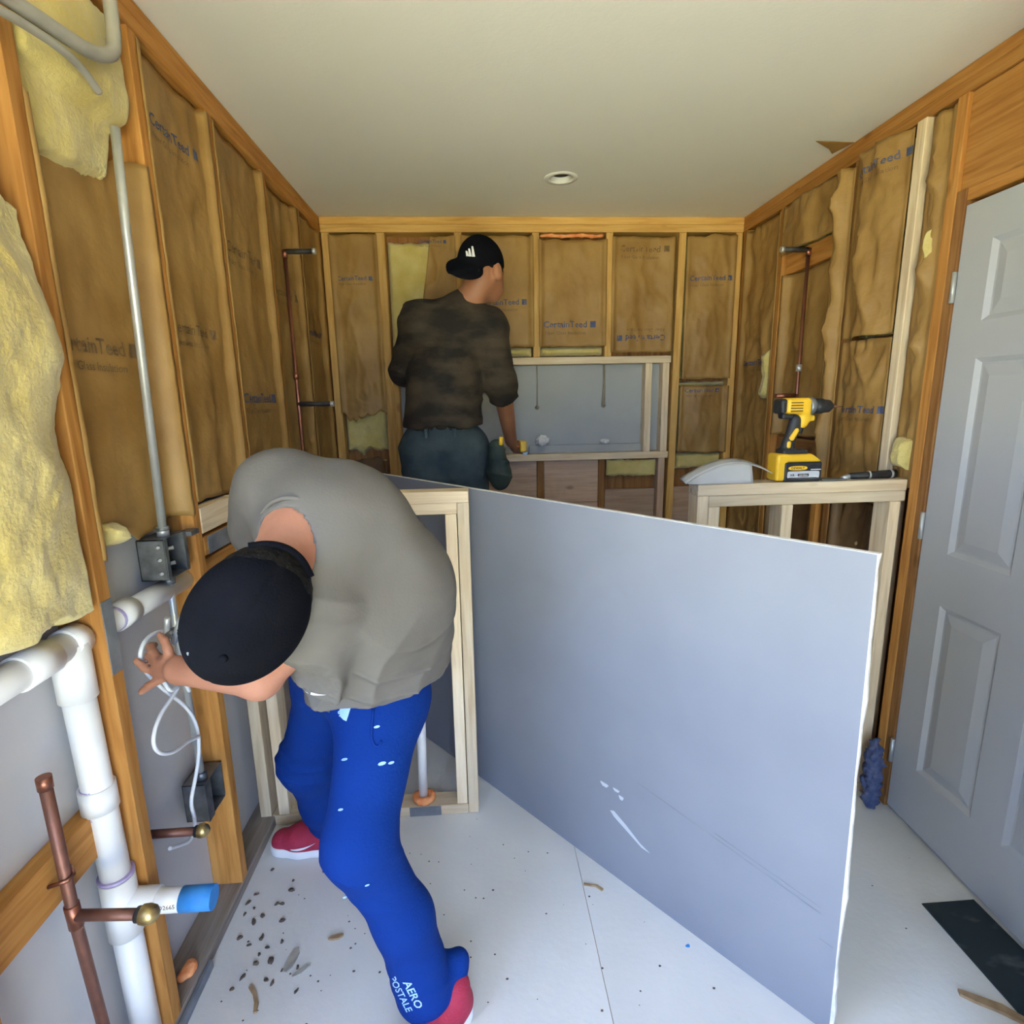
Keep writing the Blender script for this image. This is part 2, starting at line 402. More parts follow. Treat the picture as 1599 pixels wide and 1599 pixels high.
# --- back wall
wall_back = struct(boxes_mesh('wall_back', [((XL-.12, D+SD, -.06), (XR+.12, D+SD+.03, HC+.14))], 'dark_lumber'))
for z in (2.364, 2.402): lumber('top_plate', 'gold_lumber', (XL, D-.0005, z), (XR, D+SD, z+.0375), wall_back)
lumber('bottom_plate', 'gold_lumber', (XL, D, 0), (XR, D+SD, .038), wall_back)
for x0, x1, z0, z1, m in ((-.768, -.728, .038, 2.364, 'gold_lumber'), (-.490, -.445, .038, 2.364, 'gold_lumber'), (-.445, -.415, .038, 1.690, 'gold_lumber'), (-.085, -.045, 1.728, 2.364, 'gold_lumber'),
                          (.325, .363, 1.728, 2.364, 'gold_lumber'), (.721, .759, 1.728, 2.364, 'gold_lumber'), (1.430, 1.4695, .038, 2.364, 'gold_lumber'),
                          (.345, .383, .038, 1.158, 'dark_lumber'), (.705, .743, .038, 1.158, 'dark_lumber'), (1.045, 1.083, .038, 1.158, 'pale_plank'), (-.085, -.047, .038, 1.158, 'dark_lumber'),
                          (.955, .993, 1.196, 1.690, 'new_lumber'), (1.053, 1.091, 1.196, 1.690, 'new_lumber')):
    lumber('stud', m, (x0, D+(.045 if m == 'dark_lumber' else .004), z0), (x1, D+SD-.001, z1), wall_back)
lumber('stud', 'gold_lumber', (1.103, D, .038), (1.143, D+SD, 2.364), wall_back, tilt=('Y', .012))
lumber('header', 'new_lumber', (-.415, D+.002, 1.690), (1.098, D+SD, 1.728), wall_back)
lumber('sill', 'new_lumber', (-.415, D-.002, 1.158), (1.098, D+SD, 1.196), wall_back)
box('niche_panel', (-.415, D+SD-.016, 1.197), (1.098, D+SD-.003, 1.689), 'niche_board', wall_back)
box('niche_ledge', (.30, D+.048, 1.1965), (.954, D+SD-.017, 1.242), 'niche_board', wall_back)
for (x, z) in ((.351, 1.456), (.734, 1.460)):
    yy = D+SD-.020
    tube('adhesive_streak', [(x, yy, 1.688), (x+.002, yy, 1.6), (x-.001, yy, z)], [.0035 if x < .5 else .006, .003 if x < .5 else .007, .004 if x < .5 else .011], 'adhesive', wall_back, n=8)
    lathe('adhesive_dab', [(.001, -.012), (.010, -.007), (.013, 0), (.010, .007), (.001, .012)], (x, yy+.001, z), 'adhesive', wall_back, n=10)
for x0, x1, z0, z1 in ((-.045, .343, .905, 1.156), (-.045, .343, .60, .902), (.385, .703, .905, 1.156), (.385, .703, .60, .902), (.745, 1.043, .78, .975), (.745, 1.043, .58, .777), (1.145, 1.428, .70, .98), (-.415, -.087, .80, 1.156)):
    lumber('plank', 'pale_plank', (x0, D+.050, z0), (x1, D+.070, z1), wall_back, axis='x')
# --- right wall
wall_right = struct(boxes_mesh('wall_right', [((XR+SD, -1.06, -.06), (XR+SD+.03, D+.12, HC+.14))], 'dark_lumber'))
for z in (2.364, 2.402): lumber('top_plate', 'old_lumber', (XR+.0005, -1.0, z), (XR+SD, D+SD, z+.0375), wall_right)
lumber('bottom_plate', 'dark_lumber', (XR, 1.706, 0), (XR+SD, D, .038), wall_right)
lumber('bottom_plate', 'dark_lumber', (XR, -1.0, 0), (XR+SD, .69, .038), wall_right)
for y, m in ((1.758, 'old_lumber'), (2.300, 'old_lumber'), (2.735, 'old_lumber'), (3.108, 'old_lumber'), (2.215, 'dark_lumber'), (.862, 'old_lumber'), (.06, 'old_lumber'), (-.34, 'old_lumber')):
    lumber('stud', m, (XR, y-SW/2, .038), (XR+SD, y+SW/2, 2.364), wall_right)
lumber('stud', 'new_lumber', (XR-.006, 1.886, .038), (XR+SD-.006, 1.926, 2.364), wall_right)
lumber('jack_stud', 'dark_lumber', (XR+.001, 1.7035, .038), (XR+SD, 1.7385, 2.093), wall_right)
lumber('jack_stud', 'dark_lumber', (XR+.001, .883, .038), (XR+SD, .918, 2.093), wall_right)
lumber('header', 'old_lumber', (XR+.012, .884, 2.094), (XR+SD, 1.7385, 2.363), wall_right)
lumber('head_trim', 'old_lumber', (XR+.004, .92, 2.058), (XR+SD, 1.7025, 2.0935), wall_right)
lumber('blocking', 'old_lumber', (XR+.022, 2.320, 2.060), (XR+.060, 2.715, 2.150), wall_right)
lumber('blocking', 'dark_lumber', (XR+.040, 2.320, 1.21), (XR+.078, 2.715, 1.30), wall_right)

# --- door, hinged at the far jamb, a few degrees open into the room
DW, DH, DT = .762, 2.03, .035
hinge_pt = Vector((XR+.006, 1.700, .014))
door = struct(bpy.data.objects.new('door_1', None)); COL.objects.link(door); door.location = hinge_pt
ang = math.radians(2.2)
def dpt(w, z, n):      # w from the hinge edge towards the camera, n out of the face into the room
    dirw = Vector((-math.sin(ang), -math.cos(ang), 0)); nn = Vector((-math.cos(ang), math.sin(ang), 0))
    return dirw*w+nn*n+Vector((0, 0, z))
cols = [(.108, .328), (.434, .654)]; rows = [(.215, .815), (.985, 1.585), (1.69, 1.915)]
ws = [0, .108, .328, .434, .654, DW]; zs = [0, .215, .815, .985, 1.585, 1.69, 1.915, DH]
V = []; F = []
def quad(*pts):
    k = len(V); V.extend(pts); F.append((k, k+1, k+2, k+3))
for i in range(5):
    for j in range(7):
        if (ws[i], ws[i+1]) in cols and (zs[j], zs[j+1]) in rows: continue
        quad(dpt(ws[i], zs[j], 0), dpt(ws[i+1], zs[j], 0), dpt(ws[i+1], zs[j+1], 0), dpt(ws[i], zs[j+1], 0))
for a, b in (((0, 0), (0, DH)), ((0, DH), (DW, DH)), ((DW, DH), (DW, 0)), ((DW, 0), (0, 0))):
    quad(dpt(a[0], a[1], 0), dpt(b[0], b[1], 0), dpt(b[0], b[1], -DT), dpt(a[0], a[1], -DT))
quad(dpt(0, 0, -DT), dpt(0, DH, -DT), dpt(DW, DH, -DT), dpt(DW, 0, -DT))
pyd('door_slab', V, F, 'door_paint', door)
for (w0, w1) in cols:
    for (z0, z1) in rows:
        V = []; F = []; prev = None
        for ins, n in ((0, 0), (.014, -.010), (.020, -.010), (.052, -.002), (.056, -.002)):
            ring = [dpt(w0+ins, z0+ins, n), dpt(w1-ins, z0+ins, n), dpt(w1-ins, z1-ins, n), dpt(w0+ins, z1-ins, n)]
            k = len(V); V += ring
            if prev is not None: F += [(prev+q, prev+(q+1) % 4, k+(q+1) % 4, k+q) for q in range(4)]
            prev = k
        F.append((prev, prev+1, prev+2, prev+3)); pyd('door_panel', V, F, 'door_paint', door)
for z in (1.80, 1.055, .22):
    h = tube('hinge', [hinge_pt+Vector((-.008, .002, z-.045)), hinge_pt+Vector((-.008, .002, z+.045))], .007, 'galvanized', door, n=10)
    box('hinge_leaf', hinge_pt+Vector((-.0035, .0005, z-.044)), hinge_pt+Vector((-.0005, .0035, z+.044))+Vector((0, .022, 0)), 'galvanized', h, b=0)

# ------------------------------------------------------------------ insulation
WALL = {'L': lambda u, z, n: (XL+n, u, z), 'R': lambda u, z, n: (XR-n, u, z), 'B': lambda u, z, n: (u, D-n, z)}
GOOD = {'L': 1, 'R': -1, 'B': -1}
def grid_faces(nu, nz, flip):
    F = [(i*nz+j, (i+1)*nz+j, (i+1)*nz+j+1, i*nz+j+1) for i in range(nu-1) for j in range(nz-1)]
    return [f[::-1] for f in F] if flip else F
def wool(name, parent, w, u0, u1, z0, z1, nf, amp=.012, seed=1, nb=-.085, rag=.012, nu=22, nz=44, fq=14, shape=None):
    """a bumpy closed slab of glass wool filling part of a stud bay"""
    U, Z = np.meshgrid(np.linspace(0, 1, nu), np.linspace(0, 1, nz), indexing='ij')
    u = u0+(u1-u0)*U; z = z0+(z1-z0)*Z
    z = z+rag*fbm(u*25, seed*3.1, 0, seed)*np.where(Z > .5, Z*2-1, 1-Z*2)
    n = nf+amp*(.75*fbm(u*fq*.6, z*fq*.6, 0, seed+5, 3)+.13*fbm(u*fq*3.5, z*fq*2.5, 0, seed+6, 4))
    if shape is not None: u, z, n = shape(U, Z, u, z, n)
    edge = np.minimum(np.minimum(U, 1-U)*(u1-u0), np.minimum(Z, 1-Z)*(z1-z0)); n = nb+(n-nb)*np.sqrt(np.clip(edge/.02+.25, 0, 1))
    f = WALL[w]; o0 = off(parent)
    V = [Vector(f(*p))-o0 for p in zip(u.ravel(), z.ravel(), n.ravel())]; F = grid_faces(nu, nz, w != 'L')
    per = [(i, 0) for i in range(nu)]+[(nu-1, j) for j in range(1, nz)]+[(i, nz-1) for i in range(nu-2, -1, -1)]+[(0, j) for j in range(nz-2, 0, -1)]
    k = len(V)
    for i, j in per: V.append(Vector(f(u[i, j], z[i, j], nb))-o0)
    for q in range(len(per)):
        a = per[q]; b = per[(q+1) % len(per)]; F.append((a[0]*nz+a[1], b[0]*nz+b[1], k+(q+1) % len(per), k+q))
    return pyd(name, V, F, 'wool', parent, smooth=True)
def batt(label, w, u0, u1, z0, z1, rec=.016, seed=1, flange=(.003, .003), wr=.006, m='kraft', prints=(), bulge=0., rag=(.004, .004), woolb=True, tear=None, group='kraft-faced insulation batts', skew=0.):
    if flange[0] < 0: u0 += .0135
    if flange[1] < 0: u1 -= .0135
    mid = WALL[w]((u0+u1)/2, z0, -.04); t = thing('insulation_batt', label, 'insulation', mid, group)
    W_ = u1-u0; kn = [0, .0105/W_, .0135/W_, .020/W_, .028/W_]
    kn = kn+list(np.linspace(.040/W_, 1-.040/W_, 20))+[1-q for q in kn[::-1]]
    nu, nz = len(kn), max(20, int((z1-z0)*62))
    U, Z = np.meshgrid(np.array(kn), np.linspace(0, 1, nz), indexing='ij')
    def hgt(u, z):
        t_ = np.clip((u-u0)/(u1-u0), 0, 1); e = np.minimum(t_, 1-t_)*(u1-u0)
        k = np.clip((e-.0125)/.018, 0, 1); k = k*k*(3-2*k)
        base = flange[0]*(1-t_)+flange[1]*t_
        rid = 1-np.abs(vnoise(u*9+z*2.3, z*4.2-u*3, 0, seed))
        rid2 = 1-np.abs(vnoise(u*21-z*5, z*8+u*7, 0, seed+3))
        ww = wr*1.5*(rid**3*1.1+.55*rid2**4-.75)+wr*1.1*vnoise(u*14, z*2.2, 0, seed+9)+wr*.4*fbm(u*30, z*16, 0, seed+11, 3)
        return base+k*(-rec+bulge*np.sin(np.pi*t_)+ww)+(1-k)*.0012*(1+vnoise(u*40, z*22, 0, seed))
    u = u0+(u1-u0)*U; z = z0+(z1-z0)*Z
    z = z+np.where(Z > .5, (Z-.5)*2*rag[1], (.5-Z)*2*rag[0])*fbm(u*16, seed*1.7, 0, seed+20)
    if tear is not None: u, z = tear(U, Z, u, z)
    
    n = hgt(u, z); f = WALL[w]; o0 = off(t)
    V = [Vector(f(*p))-o0 for p in zip(u.ravel(), z.ravel(), n.ravel())]
    fc = pyd('kraft_facing', V, grid_faces(nu, nz, w != 'L'), m, t, smooth=True)
    sm = fc.modifiers.new('thickness', 'SOLIDIFY'); sm.thickness = .0015; sm.offset = -1
    if woolb: wool('glass_wool', t, w, u0+.014, u1-.014, z0+.006, z1-.004, -rec-.030, .003, seed, nu=10, nz=16, rag=.003)
    for pr in prints:
        pu, pz, wd = pr[:3]; s = -1 if len(pr) > 3 and pr[3] else 1; dark = pr[4] if len(pr) > 4 else 'print_blue'
        d = GOOD[w]; fl = 1 if w != 'R' else -1         # text reads left to right as seen from the room
        for txt, zz, sc, bo, mm in (('CertainTeed', 0, wd*.82/5.2, .012, dark), ('Fiber Glass Insulation', -wd*.125, wd*.80/9.2, .004, 'print_grey')):
            V2, F2 = text_mesh(txt, bo); xs = pu+s*fl*(V2[:, 0]*sc-wd*.07); ys = pz+s*(V2[:, 1]*sc+zz)
            VV = [Vector(f(a, b, float(hgt(np.array(a), np.array(b)))+.0022))-o0 for a, b in zip(xs, ys)]
            pyd('printed_lettering', VV, F2, mm, fc)
        q = wd*.05; g = np.linspace(-1, 1, 4); VV = []
        for a in g:
            for b in g:
                uu = pu+s*fl*(wd*.44+a*q); zz = pz+s*(wd*.05+b*q*1.1); VV.append(Vector(f(uu, zz, float(hgt(np.array(uu), np.array(zz)))+.0022))-o0)
        pyd('printed_emblem', VV, grid_faces(4, 4, w != 'L'), dark, fc)
    return t, fc
BL = 'kraft-faced batts in the left wall'; BB = 'kraft-faced batts in the back wall'; BR = 'kraft-faced batts in the right wall'
h = .010
# left wall
t0, _ = batt('kraft paper batt behind the metal conduit, wool spilling from its top', 'L', 1.13+h, 1.535-h, 1.205, 2.06, .052, 11, wr=.004, group=BL, rag=(.03, .03), prints=((1.31, 1.62, .30, False, 'print_grey'),))
def spill(U, Z, u, z, n):
    z = z-.025*np.clip(1-Z*2, 0, 1)*np.sin(np.pi*U)
    u = u-.05*np.clip(1-Z*2.2, 0, 1)*U
    k = np.clip((z-2.105)/.03, 0, 1); n = n+.012*np.sin(np.pi*U)*np.sin(np.pi*Z)**.5+.034*k*k*(3-2*k)
    return u, z, n
wool('spilled_wool', t0, 'L', 1.153, 1.475, 2.00, 2.335, -.030, .010, 3, rag=.012, nu=50, nz=60, fq=13, shape=spill)
batt('kraft paper batt between the conduit bay and the next stud, print near its top', 'L', 1.535+h, 1.915-h, 1.245, 2.355, .022, 12, wr=.0045, group=BL, rag=(.02, .004), prints=((1.72, 2.20, .25, False), (1.70, 1.70, .26, False, 'print_grey')))
batt('kraft paper batt in the left wall third from the back corner', 'L', 1.915+h, 2.35-h, .90, 2.355, .020, 13, wr=.004, group=BL, prints=((2.13, 2.00, .30, False, 'print_grey'), (2.13, 1.51, .30, False)))
batt('kraft paper batt behind the left copper riser and black stub-outs', 'L', 2.35+h, 2.75-h, .60, 2.355, .022, 14, wr=.006, group=BL, flange=(-.008, .003), prints=((2.56, 1.95, .28, False, 'print_grey'),))
batt('narrow kraft paper batt in the left wall right at the back corner', 'L', 2.75+h, 3.108-h, .60, 2.355, .018, 15, wr=.004, group=BL, prints=((2.93, 1.83, .26, False),))
# the big torn batt nearest the camera: bare wool
tb = thing('insulation_batt', 'big bare yellow glass wool batt bulging beside the white drain pipe', 'insulation', (XL-.04, .93, 1.07))
def big(U, Z, u, z, n):
    n = n+.050*np.sin(np.pi*np.clip(U*.95+.05, 0, 1))*np.clip(np.sin(np.pi*(.12+.8*Z)), 0, 1)
    u = u+(.030*vnoise(z*7, 2., 0, 44)+.02*np.sin(z*9))*U*np.clip((n+.0)/.03, 0, 1); u = np.minimum(u, 1.1075)
    z = z-.10*np.clip(Z*2-1, 0, 1)*(U-.3)
    return u, z, n
wool('glass_wool', tb, 'L', .748, 1.106, 1.108, 1.93, .010, .024, 8, rag=.012, nu=80, nz=160, fq=8, shape=big)
wool('loose_tuft', t0, 'L', 1.205, 1.27, 1.205, 1.255, -.010, .012, 4, rag=.01, nu=16, nz=16, fq=40)
# back wall
tc_, _ = batt('tall kraft paper batt in the left corner bay of the back wall, wool hanging below', 'B', -.728-.004, -.490+.006, 1.40, 2.35, .012, 21, wr=.005, group=BB, bulge=.02, rag=(.05, .004), prints=((-.612, 2.13, .19, False),))
wool('exposed_wool', tc_, 'B', -.722, -.496, 1.24, 1.50, -.034, .012, 22, rag=.03, nu=30, nz=36, fq=18)
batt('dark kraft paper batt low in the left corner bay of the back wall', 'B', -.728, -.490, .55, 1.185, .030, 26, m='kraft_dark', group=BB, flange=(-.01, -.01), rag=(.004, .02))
ts_, _ = batt('torn kraft paper batt with bare pale wool beside the far worker\'s cap', 'B', -.30, -.085+.006, 1.760, 2.345, -.002, 24, wr=.008, group=BB, flange=(.012, .003), rag=(.012, .008), prints=((-.20, 2.31, .15, False),), woolb=False, tear=lambda U, Z, u, z: (u+.09*Z*(1-U), z))
wool('exposed_wool', ts_, 'B', -.438, -.092, 1.752, 2.325, -.022, .010, 23, rag=.006, nu=44, nz=60, fq=16)
t1_, _ = batt('kraft paper batt in the back wall just right of the far worker\'s face', 'B', -.045-.006, .325+.006, 1.785, 2.35, .014, 25, wr=.005, group=BB, prints=((.165, 2.005, .26, False),))
wool('exposed_wool', t1_, 'B', -.038, .319, 1.738, 1.784, -.020, .005, 60, rag=.002, nu=30, nz=10, fq=30)
t2_, _ = batt('kraft paper batt above the niche with the clearest upright blue lettering', 'B', .363-.006, .721+.006, 1.785, 2.332, .016, 27, wr=.005, group=BB, prints=((.525, 1.885, .30, False),), rag=(.004, .006))
wool('exposed_wool', t2_, 'B', .368, .716, 1.738, 1.784, -.020, .005, 61, rag=.002, nu=30, nz=10, fq=30)
batt('kraft paper batt above the niche with upside-down blue lettering', 'B', .759-.006, 1.112, 1.750, 2.345, .012, 28, wr=.008, group=BB, flange=(.003, -.004), prints=((.93, 1.84, .28, True), (.93, 2.27, .28, False, 'print_grey')))
batt('upper kraft paper batt in the right corner bay of the back wall', 'B', 1.149, 1.430+.006, 1.600, 2.350, .010, 29, wr=.007, group=BB, bulge=.02, rag=(.004, .012), flange=(-.004, .003), prints=((1.30, 2.12, .24, False),))
t3_, _ = batt('lower kraft paper batt in the right corner bay of the back wall', 'B', 1.141, 1.430+.006, 1.185, 1.560, .014, 30, wr=.007, group=BB, bulge=.016, flange=(-.004, .003), prints=((1.28, 1.525, .2, False),))
for k, a in enumerate(((1.154, 1.424, 1.564, 1.586, -.008), (1.154, 1.424, 1.09, 1.180, -.016))): wool('exposed_wool', t3_, 'B', *a, .006, 70+k, rag=.004, nu=30, nz=10, fq=25)
tt = thing('wool_strip', 'pale yellow wool above a dark hole under the niche sill', 'insulation', (.747, D+.04, 1.06)); wool('glass_wool', tt, 'B', .749, 1.038, 1.055, 1.148, -.020, .010, 66, rag=.01, nu=30, nz=14, fq=25, nb=-.045)
of = thing('foam_bead', 'orange spray foam line under the top plate above the lettered batt', 'foam', (.54, D, 2.35))
sdf_obj('foam', union([cone((.375+.054*i, D+.012+.006*(i % 2), 2.349+.003*math.sin(i*2.1)), .007, (.375+.054*(i+1), D+.012, 2.350+.003*math.sin((i+1)*2.1)), .009) for i in range(6)], .012), (.34, D-.01, 2.330), (.74, D+.05, 2.364), .003, 'orange_foam', of)
# right wall
tr_, _ = batt('kraft paper batt in the right wall right at the back corner', 'R', 2.735+h, 3.108-h, .60, 2.355, .016, 31, wr=.008, group=BR, prints=((2.93, 1.66, .26, False),))
batt('kraft paper batt behind the right copper riser below the cross block', 'R', 2.300+h, 2.735-h, 1.31, 2.055, .030, 32, wr=.008, group=BR, flange=(-.006, -.004))
batt('short sagging kraft paper batt above the cross block in the right wall', 'R', 2.300+h, 2.735-h, 2.145, 2.355, .010, 33, wr=.010, group=BR, bulge=.03)
batt('crumpled kraft paper batt with blue print high left of the pale stud', 'R', 1.926+h*.4, 2.205, 1.71, 2.358, -.004, 34, wr=.016, group=BR, bulge=.035, flange=(-.004, .006), prints=((2.06, 2.28, .24, False),))
batt('lower crumpled kraft paper batt left of the pale stud behind the drill', 'R', 1.926+h*.4, 2.205, 1.10, 1.70, .004, 35, wr=.014, group=BR, bulge=.022, flange=(-.006, .004), prints=((2.06, 1.43, .24, False),))
tn_, _ = batt('narrow wrinkled kraft paper batt between the pale stud and the door frame', 'R', 1.777-.004, 1.886+.002, 1.18, 2.358, .004, 36, wr=.016, group=BR, bulge=.02, flange=(-.012, -.012))
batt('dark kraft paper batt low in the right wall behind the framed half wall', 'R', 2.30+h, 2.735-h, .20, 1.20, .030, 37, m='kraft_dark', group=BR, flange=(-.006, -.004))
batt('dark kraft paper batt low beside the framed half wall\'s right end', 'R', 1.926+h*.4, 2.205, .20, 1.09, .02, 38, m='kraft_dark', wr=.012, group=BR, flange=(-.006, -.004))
batt('loose kraft paper strip wrapped over the double stud in the right wall', 'R', 2.218, 2.306, 1.15, 2.345, -.020, 39, wr=.014, m='kraft', group=BR, flange=(.004, .006), woolb=False, bulge=.018)
for tt, y, z, r, rz in ((tn_, 1.831, 1.30, .030, .05), (tn_, 1.826, 1.98, .014, .05), (tr_, 2.80, 1.60, .030, .11)):
    wool('exposed_wool', tt, 'R', y-r, y+r, z-rz, z+rz, .018 if z < 1.9 else .010, .014, 50+int(z*10), rag=.02, nu=20, nz=26, fq=22, nb=-.02)

# ------------------------------------------------------------------ framed half walls of new lumber
NL = 'new_lumber'
pw = thing('half_wall_frame', 'new wooden half wall frame behind the bending worker, standpipe inside', 'wall frame', (-.42, 1.84, 0), 'half wall frames')
y0, y1 = 1.800, 1.875
lumber('cap_plate', NL, (-.822, y0, 1.174), (-.033, y1, 1.212), pw)
lumber('top_plate', NL, (-.783, y0+.002, 1.136), (-.072, y1, 1.1735), pw)
lumber('outer_stud', NL, (-.071, y0, .001), (-.033, y1, 1.1735), pw)
lumber('outer_stud', NL, (-.822, y0, .001), (-.784, y1, 1.1735), pw)
lumber('bottom_plate', NL, (-.783, y0, .001), (-.072, y1, .039), pw)
lumber('stud', NL, (-.112, y0+.002, .0395), (-.074, y1, 1.1355), pw)
lumber('stud', NL, (-.758, y0+.002, .0395), (-.720, y1, 1.1355), pw)
box('tape_patch', (-.288, y0-.0012, .001), (-.172, y0-.0002, .0385), 'grey_plate', pw, b=0)
pw2 = thing('half_wall_frame', 'new wooden half wall frame beside the door carrying the yellow drill', 'wall frame', (1.10, 1.83, 0), 'half wall frames')
y0, y1 = 1.785, 1.868
lumber('cap_plate', NL, (.735, y0, 1.174), (XR-.001, y1, 1.212), pw2)
lumber('top_plate', NL, (.775, y0+.002, 1.136), (XR-.001, y1, 1.1735), pw2)
for x, zt in ((.736, 1.1735), (.776, 1.1355), (1.033, 1.1355), (XR-.053, 1.1355)): lumber('stud', NL, (x, y0+.001, .0395), (x+.038, y1, zt), pw2)
lumber('bottom_plate', NL, (.735, y0, .001), (XR-.001, y1, .039), pw2)

# ------------------------------------------------------------------ standpipe in the left half wall
sp = thing('standpipe', 'short capped white pipe rising from an orange foam ring in the half wall', 'pipe', (-.237, 1.838, .04))
tube('pipe', [(-.240, 1.838, .0415), (-.232, 1.838, .405)], .0165, 'pvc', sp, n=18)
lathe('cap', [(.0175, -.035), (.0205, -.032), (.0205, 0), (.016, .014), (.008, .022), (.0005, .024)], (-.232, 1.838, .415), 'pvc', sp)
sdf_obj('foam_ring', union([cone((-.237+.030*math.cos(a), 1.838+.026*math.sin(a), .050), .011+.003*math.sin(a*3), (-.237+.030*math.cos(a+.8), 1.838+.026*math.sin(a+.8), .050), .012) for a in np.arange(0, 6.3, .7)], .01), (-.30, 1.785, .0405), (-.17, 1.90, .075), .004, 'orange_foam', sp)

# ------------------------------------------------------------------ the leaning sheet of drywall
nS = Vector((.771, .637, 0)); dS = Vector((.637, -.771, 0)); nb_, nt_, zt_ = 1.250, 1.181, 1.206
def sh(s, v, t):        # s along, v up 0..1, t through the thickness
    lean = Vector(nS*(nt_-nb_)+Vector((0, 0, zt_))); nn = (lean.cross(dS)).normalized()
    if nn.dot(nS) < 0: nn = -nn
    return nS*nb_+dS*s+Vector((0, 0, .0015))+lean*v+nn*t
dsheet = thing('drywall_sheet', 'large grey drywall sheet leaning diagonally across the middle of the floor', 'drywall sheet', nS*nb_-dS*1.2)
def slab(name, s0, s1, t0, t1, m, v0=0., v1=1., parent=None, ns=1, jag=0.):
    parent = parent or dsheet; o0 = off(parent); V = []; F = []; q = 40 if jag else 2
    for i in range(q):
        v = v0+(v1-v0)*i/(q-1); j = jag*float(fbm(i*.45, 1.3, 0, 5, 3)) if jag else 0
        V += [sh(s0, v, t0)-o0, sh(s1+j, v, t0)-o0, sh(s1+j, v, t1)-o0, sh(s0, v, t1)-o0]
    for i in range(q-1):
        for k in range(4): F.append((4*i+k, 4*i+(k+1) % 4, 4*i+4+(k+1) % 4, 4*i+4+k))
    F += [(3, 2, 1, 0), (4*q-4, 4*q-3, 4*q-2, 4*q-1)]
    o = pyd(name, V, F, m, parent); bm = bmesh.new(); bm.from_mesh(o.data); bmesh.ops.recalc_face_normals(bm, faces=bm.faces); bm.to_mesh(o.data); bm.free()
    return o
slab('gypsum_core', -2.256, -.257, .0006, .0125, 'drywall_edge', jag=.0035)
fp = slab('front_paper', -2.256, -.262, 0, .0005, 'drywall_grey', .001, .999)
slab('back_paper', -2.256, -.262, .0126, .0131, 'drywall_grey', .001, .999)
def mark(name, pts, m):      # small flat marks on the sheet: outline in (s, v)
    o0 = off(dsheet); pyd(name, [sh(s, v, -.0006)-o0 for s, v in pts], [tuple(range(len(pts)))], m, fp)
for cs, cv, rs, rv in ((-.92, .270, .014, .008), (-.875, .274, .011, .006), (-.857, .260, .008, .008)):
    mark('plaster_smear', [(cs+rs*math.cos(a)*(1+.3*math.sin(a*3)), cv+rv*math.sin(a)*(1+.3*math.cos(a*2))) for a in np.linspace(0, 6.28, 14, endpoint=False)], 'label_silver')
mark('plaster_smear', [(-.90, .202), (-.885, .208), (-.84, .188), (-.79, .160), (-.755, .150), (-.785, .150), (-.84, .172), (-.885, .190)], 'label_silver')
for a in (((-.80, .333), (-.30, .273)), ((-.56, .316), (-.30, .286)), ((-.30, .215), (-.27, .212))):
    (s0, v0), (s1, v1) = a; mark('pencil_line', [(s0, v0), (s1, v1), (s1, v1+.0016), (s0, v0+.0016)], 'grey_plate')

# ------------------------------------------------------------------ plumbing and wiring on the left wall
def ring(name, p, d, r, L_, m, parent): d = Vector(d).normalized(); p = Vector(p); return tube(name, [p-d*L_/2, p+d*L_/2], r, m, parent, n=20)
PX = XL-.046
pv = thing('drain_pipe', 'white plastic drain pipe with tee and blue taped stub, beside copper pipe', 'pipe', (PX, 1.09, .04))
tube('branch_pipe', [(PX, .745, 1.046), (PX, 1.106, 1.046)], .029, 'pvc', pv, n=24)
ring('coupling', (PX, .985, 1.046), (0, 1, 0), .034, .075, 'pvc', pv)
ring('tee_collar', (PX, 1.082, 1.046), (0, 1, 0), .034, .04, 'pvc', pv)
tube('tee_leg', [(PX, 1.075, 1.046), (PX, 1.075, .93)], .0345, 'pvc', pv, n=24)
pa = tube('upright_pipe', [(PX, 1.075, .95), (PX+.004, 1.080, .445)], .029, 'pvc', pv, n=24)
ring('primer_band', (PX, 1.0775, .726), (0, 0, 1), .0296, .008, 'pvc_primer', pa)
ring('coupling', (PX, 1.078, .700), (0, 0, 1), .0345, .055, 'pvc', pv)
ring('primer_band', (PX, 1.0785, .664), (0, 0, 1), .0296, .006, 'pvc_primer', pa)
tube('sanitary_tee', [(PX+.004, 1.080, .50), (PX+.004, 1.080, .355)], .0345, 'pvc', pv, n=24)
ring('primer_band', (PX+.004, 1.080, .506), (0, 0, 1), .0352, .006, 'pvc_primer', pa)
tube('lower_pipe', [(PX+.004, 1.080, .38), (PX+.004, 1.085, .041)], .029, 'pvc', pv, n=24)
tube('stub_socket', [(PX+.004, 1.081, .43), (PX+.080, 1.084, .425)], .031, 'pvc', pv, n=24)
st = tube('stub_pipe', [(PX+.07, 1.084, .426), (XL+.085, 1.089, .420)], .0255, 'pvc', pv, n=24)
tube('blue_tape', [(XL+.082, 1.089, .420), (XL+.150, 1.091, .418)], .0262, 'blue_tape', pv, n=24)
bv = bvh_of(st); V2, F2 = text_mesh('ASTM D2665', .01)
decal('pipe_marking', V2*.0125, F2, (XL+.045, 1.06, .424), (1, 0, -.05), (0, 0, 1), (0, 1, 0), bv, 'print_grey', st, .0006)
pv2 = thing('drain_pipe', 'white plastic drain pipe running behind the open metal junction box', 'pipe', (PX, 1.36, 1.04))
tube('branch_pipe', [(PX, 1.152, 1.042), (PX, 1.512, 1.034)], .027, 'pvc', pv2, n=24)
ring('coupling', (PX, 1.245, 1.041), (0, 1, 0), .032, .055, 'pvc', pv2)
ring('primer_band', (PX, 1.215, 1.041), (0, 1, 0), .0285, .012, 'pvc_primer', pv2)
